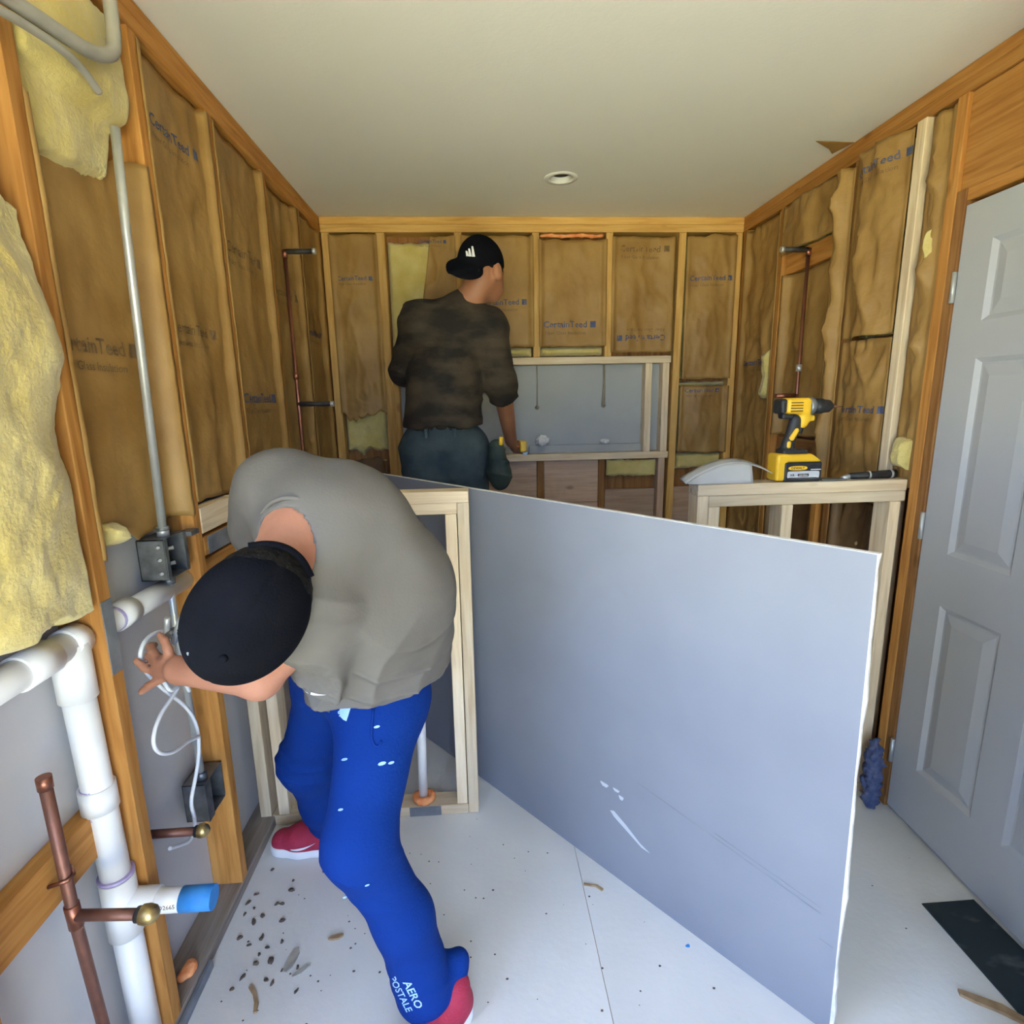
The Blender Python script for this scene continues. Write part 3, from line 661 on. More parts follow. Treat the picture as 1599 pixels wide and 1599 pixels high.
npl = box('nail_plate', (XL+.0003, 1.113, .955), (XL+.002, 1.147, 1.115), 'grey_plate', b=.0005); tag(npl, 'dark steel nail plate on the stud between the white pipes', 'nail plate')
npl = box('nail_plate', (XL+.0013, 1.575, 1.088), (XL+.003, 1.785, 1.140), 'grey_plate', b=.0005); tag(npl, 'dark steel nail plate under the pale blocking near the grey shirt', 'nail plate')
lumber('bracing', 'old_lumber', (XL-.04, 1.556, 1.088), (XL+.001, 1.793, 1.140), wall_left)
# copper
cp = thing('copper_pipe', 'tarnished copper riser with a capped arm left of the white drain pipe', 'pipe', (XL-.03, .942, .04))
tube('riser', [(XL-.030, .940, .835), (XL-.030, .943, .54), (XL-.030, .968, .041)], .0105, 'copper_tarnish', cp, n=16)
tube('riser_cap', [(XL-.030, .940, .826), (XL-.030, .940, .850)], .0125, 'copper', cp, n=16)
tube('tee', [(XL-.030, .942, .572), (XL-.030, .944, .520)], .0128, 'copper', cp, n=16)
tube('arm', [(XL-.030, .943, .546), (XL+.095, .935, .546)], .0105, 'copper_tarnish', cp, n=16)
tube('arm_collar', [(XL+.092, .935, .546), (XL+.108, .934, .546)], .0145, 'black_iron', cp, n=16)
lathe('end_cap', [(.0175, -.006), (.0185, .004), (.016, .016), (.009, .023), (.0005, .025)], (XL+.108, .934, .546), 'brass', cp, axis=(1, -.06, 0))
tube('strap', [(XL-.05, .925, .63), (XL-.018, .932, .635), (XL-.0165, .944, .637), (XL-.03, .958, .64), (XL-.05, .97, .64)], .004, 'copper', cp, n=8)
cp = thing('copper_pipe', 'short copper stub with a brass cap poking out beside the white cable', 'pipe', (XL-.03, 1.24, .46))
tube('stub', [(XL-.088, 1.236, .468), (XL+.045, 1.247, .460)], .0105, 'copper_tarnish', cp, n=16)
tube('collar', [(XL+.040, 1.247, .460), (XL+.052, 1.247, .460)], .014, 'black_iron', cp, n=16)
lathe('end_cap', [(.0165, -.004), (.0175, .004), (.015, .014), (.008, .020), (.0005, .022)], (XL+.052, 1.248, .460), 'brass', cp, axis=(1, 0, 0))
# metal conduit, boxes and cable
cd = thing('metal_conduit', 'long straight galvanized conduit running down the left wall to the box', 'conduit', (XL-.030, 1.412, 1.18))
tube('tube', [(XL+.008, 1.398, 2.100), (XL-.003, 1.404, 1.90), (XL-.028, 1.418, 1.195)], .0098, 'galvanized', cd, n=16)
ring('connector', (XL-.028, 1.418, 1.193), (0, 0, 1), .0145, .024, 'galvanized', cd); ring('lock_nut', (XL-.028, 1.418, 1.2), (0, 0, 1), .0165, .007, 'galvanized_dark', cd)
def open_box(name, lo, hi, t, m, parent, open_axis=0):
    """thin-walled box with its +X side open"""
    lo, hi = Vector(lo), Vector(hi); o0 = off(parent)
    L_ = [((lo.x, lo.y, lo.z), (lo.x+t, hi.y, hi.z)), ((lo.x, lo.y, lo.z), (hi.x, lo.y+t, hi.z)), ((lo.x, hi.y-t, lo.z), (hi.x, hi.y, hi.z)), ((lo.x, lo.y, lo.z), (hi.x, hi.y, lo.z+t)), ((lo.x, lo.y, hi.z-t), (hi.x, hi.y, hi.z))]
    return boxes_mesh(name, [(tuple(Vector(a)-o0), tuple(Vector(b)-o0)) for a, b in L_], m, parent)
jb = thing('junction_box', 'open galvanized junction box below the long conduit', 'electrical box', (XL-.03, 1.42, 1.12))
open_box('box_shell', (XL-.068, 1.368, 1.078), (XL-.004, 1.472, 1.182), .002, 'galvanized_dark', jb)
for y in (1.368, 1.458):
    box('plaster_ring_edge', (XL-.003, y, 1.078), (XL-.001, y+.014, 1.182), 'galvanized_dark', jb, b=0)
box('mounting_bracket', (XL-.02, 1.4735, 1.165), (XL+.012, 1.5155, 1.178), 'galvanized_dark', jb, b=.001)
for z in (1.095, 1.13, 1.162): tube('screw', [(XL-.02, 1.367, z), (XL-.012, 1.360, z+.003)], .004, 'galvanized', jb, n=8)
for z in (1.10, 1.14): tube('inner_clamp', [(XL-.055, 1.425, z), (XL-.018, 1.435, z+.006)], .005, 'galvanized', jb, n=8)
cd2 = thing('metal_conduit', 'lower galvanized conduit between the junction box and the low box', 'conduit', (XL-.030, 1.42, .5))
tube('tube', [(XL-.030, 1.418, 1.070), (XL-.029, 1.415, .96), (XL-.028, 1.430, .485)], .0092, 'galvanized', cd2, n=16)
ring('connector', (XL-.030, 1.418, 1.064), (0, 0, 1), .0140, .018, 'galvanized_dark', cd2); ring('connector', (XL-.028, 1.430, .487), (0, 0, 1), .0140, .022, 'galvanized_dark', cd2)
lb = thing('outlet_box', 'low open galvanized box on the orange stud by the worker\'s shoes', 'electrical box', (XL-.04, 1.45, .4))
open_box('box_shell', (XL-.070, 1.402, .360), (XL-.010, 1.506, .474), .002, 'galvanized_dark', lb)
box('side_plate', (XL-.009, 1.400, .358), (XL-.007, 1.432, .476), 'galvanized_dark', lb, b=0)
cb = thing('white_cable', 'white cable looping from the worker\'s hand down to the low box', 'cable', (XL+.02, 1.25, .7))
lpA = [(-.752, 1.292, .977), (-.752, 1.238, .996), (-.752, 1.192, .990), (-.752, 1.173, .961), (-.750, 1.188, .920), (-.750, 1.220, .877), (-.752, 1.255, .835), (-.752, 1.308, .777), (-.752, 1.349, .713), (-.752, 1.359, .651), (-.752, 1.339, .590), (-.752, 1.305, .549), (-.756, 1.284, .510), (-.766, 1.311, .449), (-.776, 1.319, .40), (-.782, 1.300, .385), (-.782, 1.269, .406), (-.782, 1.218, .440)]
lpB = [(-.736, 1.218, .888), (-.736, 1.239, .844), (-.735, 1.275, .843), (-.736, 1.252, .831), (-.737, 1.200, .821), (-.738, 1.163, .796), (-.738, 1.150, .765), (-.738, 1.171, .729), (-.738, 1.223, .698), (-.741, 1.285, .685), (-.745, 1.345, .66)]
tube('cable_run', lpA, .0046, 'cable_white', cb, n=10, smooth_path=2); tube('cable_loop', lpB, .0046, 'cable_white', cb, n=10, smooth_path=2)
tube('cable_loop', [(-.739, 1.222, .905), (-.734, 1.262, .868), (-.736, 1.30, .842), (-.741, 1.325, .80)], .0046, 'cable_white', cb, n=10, smooth_path=2)
fx = thing('flexible_conduit', 'thick grey flexible conduit sweeping across the wool at the top left', 'conduit', (XL+.03, 1.25, 2.15))
tube('sheath', [(-.728, 1.00, 2.140), (-.728, 1.062, 2.146), (-.726, 1.111, 2.153), (-.722, 1.219, 2.167), (-.720, 1.289, 2.180), (-.722, 1.353, 2.214), (-.728, 1.377, 2.256), (-.732, 1.388, 2.32), (-.735, 1.392, 2.357)], .0135, 'cable_grey', fx, n=14, smooth_path=2)
fx = thing('grey_cable', 'thinner grey cable below the thick conduit at the top left', 'cable', (XL+.03, 1.2, 2.13))
tube('sheath', [(-.726, 1.00, 2.112), (-.726, 1.050, 2.116), (-.724, 1.101, 2.126), (-.722, 1.184, 2.136), (-.726, 1.248, 2.136), (-.732, 1.300, 2.122)], .0075, 'cable_grey', fx, n=12, smooth_path=2)
# copper risers by the shower end, left and right wall
for side, lab, yr in ((1, 'left', 2.497), (-1, 'right', 2.487)):
    X = XL-.004+.012 if side == 1 else XR-.008
    cp = thing('copper_riser', f'thin copper shower riser with black stub-out on the {lab} wall', 'pipe', (X, yr, .9), 'shower risers')
    tube('riser', [(X, yr, .85), (X, yr, 2.112)], .0085, 'copper', cp, n=12)
    ring('elbow', (X, yr, 2.108), (0, 0, 1), .0115, .03, 'copper', cp)
    tube('stub_out', [(X, yr, 2.117), (X+side*.115, yr-.004, 2.117)], .0105, 'black_iron', cp, n=14)
    ring('stub_end', (X+side*.120, yr-.004, 2.117), (1, 0, 0), .0118, .014, 'galvanized', cp)
    ring('union', (X, yr, 1.62), (0, 0, 1), .0118, .03, 'galvanized' if side < 0 else 'copper', cp)
    if side > 0:
        tube('lower_stub', [(X, yr, 1.502), (X+.140, yr-.002, 1.500)], .0105, 'black_iron', cp, n=14); ring('stub_end', (X+.143, yr-.002, 1.500), (1, 0, 0), .0118, .014, 'galvanized', cp)
    else:
        tube('lower_stub', [(X, yr, 1.498), (X-.10, yr, 1.498)], .0105, 'copper', cp, n=14)
# bits at the foot of the left wall
sdf_obj('foam', union([cone((XL-.035, 1.222, .048), .012, (XL-.028, 1.252, .050), .015), cone((XL-.02, 1.242, .053), .014, (XL-.018, 1.228, .052), .010)], .008), (XL-.07, 1.19, .0395), (XL+.02, 1.29, .085), .004, 'orange_foam', thing('foam_blob', 'orange foam blob on the sole plate by the dark strip', 'foam', (XL-.03, 1.235, .04)))
tag(box('metal_strip', (XL+.001, 1.10, .0005), (XL+.012, 1.285, .026), 'grey_plate', b=.001), 'dark metal strip lying along the foot of the left wall', 'strip')

# ------------------------------------------------------------------ cordless drill on the right half wall
DZ = 1.2125; DY = 1.826
dr = thing('cordless_drill', 'yellow and black cordless drill standing on the half wall', 'drill', (1.09, DY, DZ))
def dx(px): return 1.008+(px-1200)*.00229
def dz(py): return DZ+(749.6-py)*.00216
A3 = np.eye(3)
def rbox(c, hsz, r):
    c = np.array(c, float); hh = np.array(hsz, float)-r
    def f(P):
        q = np.abs(P-c)-hh; return np.linalg.norm(np.maximum(q, 0), axis=-1)+np.minimum(q.max(-1), 0)-r
    return f
def dbox(px0, px1, py0, py1, hy, r): return rbox(((dx(px0)+dx(px1))/2, DY, (dz(py0)+dz(py1))/2), (abs(dx(px1)-dx(px0))/2, hy, abs(dz(py1)-dz(py0))/2), r)
lo, hi = (dx(1196), DY-.05, DZ-.002), (dx(1275), DY+.05, dz(616))
sdf_obj('motor_housing', union([dbox(1209, 1247, 620, 644.5, .031, .014), cone((dx(1240), DY, dz(643)), .024, (dx(1240), DY, dz(658)), .020), dbox(1233, 1257, 647, 656, .013, .006)], .012), lo, hi, .0026, 'tool_yellow', dr)
sdf_obj('rear_cap', union([dbox(1200, 1210, 621, 644, .030, .010), dbox(1206, 1224, 644, 652, .016, .006)], .008), lo, hi, .0026, 'tool_black', dr)
for q in range(4): box('vent_slot', (dx(1214), DY-.0322, dz(628+4.2*q)), (dx(1232), DY-.0305, dz(626.6+4.2*q)), 'tool_black', dr, b=0)
ax = (1, 0, -.02)
lathe('clutch_ring', [(.001, -.001), (.027, 0), (.030, .004), (.030, .016), (.027, .020), (.001, .021)], (dx(1246), DY, dz(633)), 'tool_grey', dr, axis=ax)
lathe('chuck', [(.001, 0), (.024, .001), (.0255, .02), (.0255, .030), (.023, .034), (.021, .055), (.012, .066), (.009, .070), (.001, .070)], (dx(1254.5), DY, dz(633.2)), 'tool_black', dr, axis=ax)
tube('drill_bit', [(dx(1284), DY, dz(634)), (dx(1299), DY, dz(635))], [.0045, .002], 'copper_tarnish', dr, n=8)
sdf_obj('handle', union([cone((dx(1231), DY, dz(654)), .023, (dx(1222), DY, dz(690)), .019, ((0, 1, 0), .8)), cone((dx(1222), DY, dz(690)), .020, (dx(1219), DY, dz(702)), .022, ((0, 1, 0), .85)), dbox(1209, 1247, 699, 713, .026, .007)], .012), lo, hi, .0026, 'tool_black', dr)
tube('trigger', [(dx(1240), DY, dz(661)), (dx(1237), DY, dz(675))], .009, 'tool_black', dr, n=10)
sdf_obj('grip_inlay', union([cone((dx(1229), DY-.0125, dz(670)), .0095, (dx(1223), DY-.0125, dz(682)), .0095), cone((dx(1219.5), DY-.0125, dz(689)), .008, (dx(1219), DY-.0125, dz(695)), .008)], .002), lo, hi, .0022, 'tool_yellow', dr)
sdf_obj('base_shell', lambda P: np.maximum(union([dbox(1200, 1268, 706, 719, .034, .010), dbox(1199, 1216, 706, 748, .033, .008)], .006)(P), half((dx(1252), DY, dz(706)), (.60, 0, .8))(P)), lo, hi, .0026, 'tool_yellow', dr)
bt = sdf_obj('battery', dbox(1210.5, 1268, 718.5, 749.3, .036, .006), lo, hi, .0026, 'tool_black', dr)
fy = DY-.0362
def badge(name, px0, px1, py0, py1, m, n=20, e=4.): # superellipse label on the battery's front
    cx, cz, rx, rz = (dx(px0)+dx(px1))/2, (dz(py0)+dz(py1))/2, abs(dx(px1)-dx(px0))/2, abs(dz(py1)-dz(py0))/2; o0 = off(bt); V = []
    for a in np.linspace(0, 2*math.pi, n, endpoint=False):
        c, s = math.cos(a), math.sin(a); V.append(Vector((cx+rx*math.copysign(abs(c)**(2/e), c), fy-.0004, cz+rz*math.copysign(abs(s)**(2/e), s)))-o0)
    return pyd(name, V, [tuple(range(n))], m, bt)
badge('brand_label', 1216, 1245, 724.3, 731, 'tool_yellow', e=2.6); badge('silver_label', 1215, 1264, 732.5, 744.5, 'label_silver', e=8)
badge('magenta_label', 1231, 1248, 736.5, 740.8, 'label_magenta', e=8); badge('silver_stripe', 1250, 1266, 729.5, 731.2, 'label_silver', e=8); badge('yellow_stripe', 1216, 1262, 742.6, 744.2, 'tool_yellow', e=8)
o0 = off(bt)
def front_text(s, cx, cz, size, m, bold=.02):
    V2, F2 = text_mesh(s, bold); pyd('lettering', [Vector((cx+x*size, fy-.0009, cz+y*size))-o0 for x, y in V2], F2, m, bt)
front_text('DEWALT', dx(1230.5), dz(729.4), .0115, 'tool_black'); front_text('XR', dx(1222.5), dz(740.5), .012, 'tool_black'); front_text('20V MAX', dx(1239.5), dz(740.0), .0075, 'paper_white', .01)
# black-handled tool lying beside the drill
tl = thing('hand_tool', 'black-handled trowel-like tool lying on the half wall right of the drill', 'tool', (1.32, 1.822, 1.212))
TZ = 1.2235
sdf_obj('blade', rbox((1.215, 1.815, 1.2155), (.045, .022, .0024), .002), (1.16, 1.78, 1.2122), (1.27, 1.85, 1.222), .0022, 'tool_grey', tl)
tube('ferrule', [(1.255, 1.817, 1.217), (1.285, 1.818, 1.2235)], [.007, .010], 'galvanized', tl, n=12)
tube('handle', [(1.280, 1.818, TZ+.0005), (1.36, 1.820, TZ+.002), (1.45, 1.824, TZ+.004)], [.0105, .0125, .0150], 'tool_black', tl, n=16)
for x in (1.352, 1.432): ring('band', (x, 1.8205, TZ+.0025 if x < 1.4 else TZ+.0035), (1, .03, .02), .0148 if x > 1.4 else .0134, .007, 'galvanized', tl)
# bent grey scrap left of the drill
sc = thing('vinyl_scrap', 'bent pale grey scrap sheet arching over the half wall left of the drill', 'scrap', (.85, 1.82, 1.212))
xs = np.linspace(.700, 1.000, 26); V = []; F = []; o0 = off(sc)
zc = lambda x: 1.2150+.066*math.sin(math.pi*min(1, (x-.700)/.345))**.9
for x in xs:
    for y in np.linspace(1.806, 1.862, 4): V.append(Vector((x, y, zc(x)+.010*(y-1.806)/.056))-o0)
F = grid_faces(26, 4, False); ar = pyd('arched_strip', V, F, 'scrap_grey', sc, smooth=True)
md = ar.modifiers.new('thickness', 'SOLIDIFY'); md.thickness = .003
V = []; xs2 = np.linspace(.703, .925, 20)
for x in xs2:
    zb = 1.2135 if x > .745 else 1.2135+(.745-x)*.12
    for t in np.linspace(0, 1, 6): V.append(Vector((x, 1.8055-.012*math.sin(t*1.5)-.006*t, zc(x)*(1-t)+zb*t))-o0)
fl = pyd('front_flap', V, grid_faces(20, 6, True), 'scrap_grey', sc, smooth=True); md = fl.modifiers.new('thickness', 'SOLIDIFY'); md.thickness = .003

# ------------------------------------------------------------------ small things
def crumple(name, c, r, seed, m, label, cat):
    c = np.array(c); A = np.eye(3); r = np.array(r)
    f = ell(c, A, r); g = lambda P: np.maximum(f(P)+.35*r.min()*fbm(P[..., 0]*60, P[..., 1]*60, P[..., 2]*60, seed, 3), -(P[..., 2]-(c[2]-r[2]*.9)))
    t = thing(name, label, cat, tuple(c-np.array([0, 0, r[2]*.9]))); sdf_obj('crumpled_sheet', g, c-r*1.5, c+r*1.5, r.min()*.13, m, t); return t
crumple('paper_scrap', (.375, 3.150, 1.268), (.038, .030, .028), 3, 'paper_white', 'crumpled white paper on the niche sill beside the far worker\'s hand', 'paper')
crumple('paper_scrap', (.735, 3.150, 1.258), (.026, .022, .017), 9, 'paper_white', 'small white paper scrap alone in the middle of the niche sill', 'paper')
crumple('plastic_bag', (1.405, 1.700, .135), (.030, .030, .145), 14, 'print_blue', 'dark blue crumpled plastic behind the drywall sheet by the door frame', 'bag')
tag(box('floor_tile', (1.287, .995, .0005), (1.4515, 1.308, .0045), 'tile_dark', b=.0008), 'dark marbled floor tile lying at the foot of the door', 'tile')
# torn paper flap on the ceiling edge
fl = pyd('paper_flap', [(1.305, 2.232, HC-.006), (1.468, 2.250, HC-.001), (1.445, 2.350, HC-.001), (1.40, 2.30, HC-.004), (1.305, 2.232, HC-.0075), (1.468, 2.250, HC-.003), (1.445, 2.350, HC-.003), (1.40, 2.30, HC-.006)], [(0, 1, 2, 3), (7, 6, 5, 4), (0, 4, 5, 1), (1, 5, 6, 2), (2, 6, 7, 3), (3, 7, 4, 0)], 'kraft'); tag(fl, 'torn brown paper flap hanging from the ceiling edge above the right wall', 'paper')
# debris
def chip_mesh(seed, n=7):
    r_ = random.Random(seed); V = [(math.cos(2*math.pi*i/n)*r_.uniform(.5, 1), math.sin(2*math.pi*i/n)*r_.uniform(.4, .9), 0) for i in range(n)]
    V += [(x*.75+r_.uniform(-.1, .1), y*.75+r_.uniform(-.1, .1), r_.uniform(.25, .6)) for x, y, _ in V]
    F = [(i, (i+1) % n, n+(i+1) % n, n+i) for i in range(n)]+[tuple(range(n, 2*n)), tuple(range(n-1, -1, -1))]
    me = bpy.data.meshes.new('crumb'); me.from_pydata(V, [], F); me.materials.append(MATS['debris_dark']); me.update(); return me
CM = [chip_mesh(i) for i in range(6)]
CH = [(-.745, 1.480), (-.732, 1.508), (-.703, 1.412), (-.685, 1.432), (-.714, 1.601), (-.656, 1.468), (-.640, 1.467), (-.632, 1.552), (-.627, 1.515), (-.573, 1.416), (-.545, 1.581), (-.723, 1.364), (-.649, 1.311), (-.633, 1.328), (-.648, 1.284), (-.599, 1.344), (-.562, 1.313), (-.530, 1.266), (-.605, 1.238), (-.585, 1.228), (-.686, 1.220), (-.514, 1.201), (-.465, 1.119), (-.397, 1.367), (-.375, 1.242), (-.201, 1.591), (-.169, 1.586), (-.046, 1.440), (-.022, 1.436), (.220, 1.394), (.303, 1.416), (.164, 1.369), (.008, 1.463), (-.060, 1.301), (-.060, 1.255), (-.015, 1.135), (.196, 1.592), (.132, 1.603), (.115, 1.526), (-.190, 1.503), (.263, 1.267), (.270, 1.093), (.366, 1.098), (.570, 1.123), (.379, 1.131), (-.041, 1.767), (1.094, 1.373), (1.187, 1.381), (1.184, 1.239), (.958, 1.200), (1.343, 1.702), (1.380, 1.471), (-.74, 1.44), (-.72, 1.46), (-.69, 1.34), (-.66, 1.36), (-.61, 1.29), (-.57, 1.26), (-.62, 1.41), (-.67, 1.25)]
ORD = 'first second third fourth fifth sixth seventh eighth ninth tenth'.split()
pile = [c for c in CH if c[0] < -.50]
rows_ = [('close to the framed half wall', [c for c in pile if c[1] > 1.44]), ('in the middle of the debris pile', [c for c in pile if 1.30 < c[1] <= 1.44]), ('near the bottom edge', [c for c in pile if c[1] <= 1.30])]
k = 0
for where, cs in rows_:
    for q, (x, y) in enumerate(sorted(cs, key=lambda c: c[0]/c[1])[:10]):
        o = link('debris_crumb', CM[k % 6]); o.location = (x, y, .0002); s_ = (.013, .009, .011)[k % 3]*random.uniform(.85, 1.2); o.scale = (s_, s_*random.uniform(.5, 1), s_*.8); o.rotation_euler = (0, 0, random.uniform(0, 6.28)); k += 1
        tag(o, f'{ORD[q]} dark crumb from the left wall, {where}', 'debris', 'dark debris crumbs on the floor')
V = []; F = []
for x, y in [c for c in CH if c[0] >= -.50]+[(random.uniform(-.7, .5), random.uniform(1.1, 1.7)) for _ in range(60)]:
    if (x-.771*0) * .771 + y*.637 > 1.20 and x < 1.0: continue
    if (abs(x+.16) < .14 and y < 1.2) or (x < -.42 and y > 1.6): continue
    r_ = random.uniform(.0018, .0055); n = 5; b0 = len(V); a0 = random.uniform(0, 6)
    V += [(x+r_*math.cos(a0+1.257*i)*random.uniform(.6, 1), y+r_*.7*math.sin(a0+1.257*i), .0003) for i in range(n)]+[(x, y, .0003+r_*.5)]
    F += [(b0+i, b0+(i+1) % n, b0+n) for i in range(n)]
tag(pyd('dirt_specks', V, F, 'debris_dark'), 'fine dark specks of dirt scattered over the pale floor', 'dirt', kind='stuff')
def flake(label, pts, h, m, cat='debris', name='wood_chip'):
    n = len(pts); V = [(x, y, .0004) for x, y in pts]+[(x, y, .0004+hh) for (x, y), hh in zip(pts, h)]
    o = pyd(name, V, [(i, (i+1) % n, n+(i+1) % n, n+i) for i in range(n)]+[tuple(range(n, 2*n)), tuple(range(n-1, -1, -1))], m); return tag(o, label, cat)
def around(cx, cy, rx, ry, rot, n=9, seed=1):
    r_ = random.Random(seed); c, s = math.cos(rot), math.sin(rot); P = []
    for i in range(n):
        a = 2*math.pi*i/n; q = r_.uniform(.7, 1.1); x, y = rx*math.cos(a)*q, ry*math.sin(a)*q; P.append((cx+x*c-y*s, cy+x*s+y*c))
    return P
flake('large grey-green flat flake among the dark crumbs on the floor', around(-.553, 1.285, .034, .016, 1.3, 9, 2), [.004]*9, 'debris_pale')
flake('tan wood chip alone on the floor left of the blue trouser leg', around(-.445, 1.342, .026, .008, .25, 9, 3), [.006]*9, 'debris_tan')
flake('curved tan splinter near the bottom left among the crumbs', [(-.635, 1.225), (-.617, 1.205), (-.602, 1.180), (-.597, 1.155), (-.605, 1.153), (-.612, 1.178), (-.625, 1.20), (-.642, 1.218)], [.006]*8, 'debris_tan')
flake('grey pointed shred beside the large flat flake on the floor', around(-.515, 1.252, .026, .007, .6, 7, 5), [.005]*7, 'debris_pale')
flake('thin reddish stick on the floor close to the drywall sheet', [(.295, 1.462), (.335, 1.452), (.352, 1.435), (.345, 1.430), (.330, 1.446), (.293, 1.456)], [.005]*6, 'debris_tan')
flake('brown flat stick lying at the bottom right by the dark tile', [(1.185, 1.068), (1.215, 1.052), (1.262, 1.025), (1.30, .98), (1.285, .972), (1.245, 1.008), (1.20, 1.038), (1.180, 1.055)], [.008]*8, 'debris_tan')
flake('tiny blue tape shred on the floor at the foot of the drywall', around(.545, 1.238, .008, .006, 0, 6, 8), [.001]*6, 'blue_tape')
flake('blue tape scrap at the bottom edge of the floor right of the shoe', around(.015, 1.045, .006, .016, .1, 6, 9), [.001]*6, 'blue_tape')

# ------------------------------------------------------------------ people
mat('skin', (.36, .155, .095), (.43, .20, .125), 9, .55, .08, 120)
mat('skin_tan', (.30, .125, .062), (.36, .16, .082), 9, .55, .08, 120)
mat('hair', (.004, .0035, .003), (.009, .0075, .006), 80, .6, .5, 150, spec=.15)
mat('shirt_grey', (.135, .124, .112), (.155, .143, .130), 6, .95, .10, 180, spec=.1)
mat('pants_blue', (.0035, .029, .195), (.0045, .034, .22), 5, .9, .2, 160, spec=.12)
mat('print_skyblue', (.28, .50, .85), (.40, .60, .90), 30, .7)
mat('cap_black', (.0040, .0043, .0065), (.0055, .0058, .0085), 14, .95, .2, 240, spec=.06)
mat('shoe_red', (.36, .018, .05), (.44, .03, .07), 12, .7, .3, 200)
mat('shoe_white', (.78, .78, .80), (.82, .82, .84), 12, .5)
mat('camo', (.012, .0085, .006), (.052, .036, .021), 6, .85, .25, 120, stretch=(1, 1, 2.2), contrast=(.44, .66), detail=3)
mat('jeans', (.026, .042, .052), (.055, .080, .085), 8, .85, .3, 160)
mat('pouch', (.022, .032, .024), (.04, .055, .04), 12, .7, .3, 80)
mat('gold', (.75, .48, .15), rough=.3, metal=1)
def nrm(v): v = np.array(v, float); return v/np.linalg.norm(v)
def folds(P, amp, dirs):
    """soft cloth folds: bands across given directions, broken up by noise"""
    d = 0
    for n, f, a, s in dirs:
        ph = P@np.array(n)*f+2.2*vnoise(P[..., 0]*5, P[..., 1]*5, P[..., 2]*5, s)
        env = np.clip(.55+vnoise(P[..., 0]*6, P[..., 1]*6, P[..., 2]*6, s+7)*1.2, 0, 1); d = d+a*env*(1-np.abs(np.sin(ph)))**1.6
    return amp*d
def chain(pts, rs, k=None): return [cone(a, ra, b, rb) if k is None else (cone(a, ra, b, rb), k) for a, b, ra, rb in zip(pts, pts[1:], rs, rs[1:])]

# ---------- the bending worker
w1 = thing('person', 'person in grey T-shirt, blue sweatpants and black cap bending to the left wall', 'person', (-.33, 1.36, 0))
hipN, hipF, kneeN, kneeF, ankN, ankF = (-.262, 1.300, .775), (-.395, 1.440, .775), (-.283, 1.065, .560), (-.528, 1.500, .465), (-.125, 1.095, .115), (-.515, 1.662, .120)
shR, shL = (-.425, 1.205, 1.318), (-.315, 1.010, 1.120)
elL, wrL = (-.448, 1.050, .968), (-.638, 1.112, .962); elR, wrR = (-.550, 1.300, 1.105), (-.590, 1.200, 1.085)
hc = np.array((-.385, .905, 1.168)); hu = nrm((.03, -.95, -.22)); hf = nrm(np.array((-.57, .10, -.81))-hu*np.dot((-.57, .10, -.81), hu)); hr = np.cross(hf, hu)
HA = np.array([hr, hf, hu])
def H(r, f, u): return hc+hr*r+hf*f+hu*u
fing = []
for pts in ([(-.690, 1.145, .948), (-.712, 1.155, .941), (-.734, 1.161, .946), (-.754, 1.166, .962)], [(-.688, 1.142, .932), (-.708, 1.148, .921), (-.727, 1.152, .909), (-.748, 1.157, .893)],
            [(-.696, 1.150, .972), (-.716, 1.165, .982), (-.728, 1.180, .988), (-.728, 1.196, .984)], [(-.695, 1.150, .960), (-.715, 1.163, .964), (-.732, 1.176, .968), (-.736, 1.192, .966)],
            [(-.655, 1.124, .978), (-.664, 1.132, 1.000), (-.674, 1.142, 1.016), (-.686, 1.150, 1.026)]):
    fing += chain(pts, (.0105, .0092, .0085, .0072), .005)
finR = []
for q in range(4):
    b = np.array((-.606, 1.172+.019*q-.012, 1.050+.004*q)); finR += chain([b, b+(-.020, .004, -.012), b+(-.026, .010, -.034), b+(-.006, .012, -.046)], (.010, .009, .0085, .0075), .005)
finR += chain([(-.580, 1.175, 1.068), (-.574, 1.162, 1.044), (-.584, 1.165, 1.022)], (.011, .010, .008), .005)
bparts = [(ell(H(0, .005, .012), HA, (.074, .094, .098)), .02), (ell(H(0, .045, -.055), HA, (.054, .055, .070)), .04), (cone(H(0, .085, -.035), .012, H(0, .110, -.060), .012), .02),
          (ell(H(.078, -.005, -.030), np.array([hr, hf, hu]), (.010, .020, .032)), .012), (ell(H(-.078, -.005, -.030), HA, (.010, .020, .032)), .012),
          (cone(H(0, .096, -.085), .010, H(0, .090, -.092), .012), .02), (cone(H(-.03, .082, -.028), .014, H(.03, .082, -.028), .014), .02),
          (cone(H(0, -.03, -.05), .060, (-.338, 1.130, 1.262), .066), .04), (cone((-.338, 1.120, 1.262), .085, (-.26, 1.22, 1.10), .11), .06), (cone((-.26, 1.22, 1.10), .11, (-.30, 1.34, .86), .11), .06),
          (cone(shR, .058, elR, .042), .03), (cone(elR, .042, wrR, .028), .02), (cone(shL, .055, elL, .040), .03), (cone(elL, .041, wrL, .028), .02),
          (cone(wrL, .027, (-.690, 1.146, .952), .026, ((-.45, -.85, .1), .62)), .015), (cone((-.668, 1.130, .972), .020, (-.694, 1.150, .950), .022, ((-.45, -.85, .1), .6)), .012),
          (cone(wrR, .027, (-.602, 1.184, 1.058), .030, ((1, 0, .3), .65)), .015),
          (cone(hipN, .06, kneeN, .05), .03), (cone(kneeN, .05, ankN, .036), .02), (cone(hipF, .06, kneeF, .05), .03), (cone(kneeF, .05, ankF, .036), .02), (cone((-.30, 1.34, .86), .11, (-.33, 1.37, .78), .11), .05)]+fing+finR
sdf_obj('body', body(bparts, .02), (-.80, .76, .40), (-.06, 1.60, 1.42), .0049, 'skin', w1)
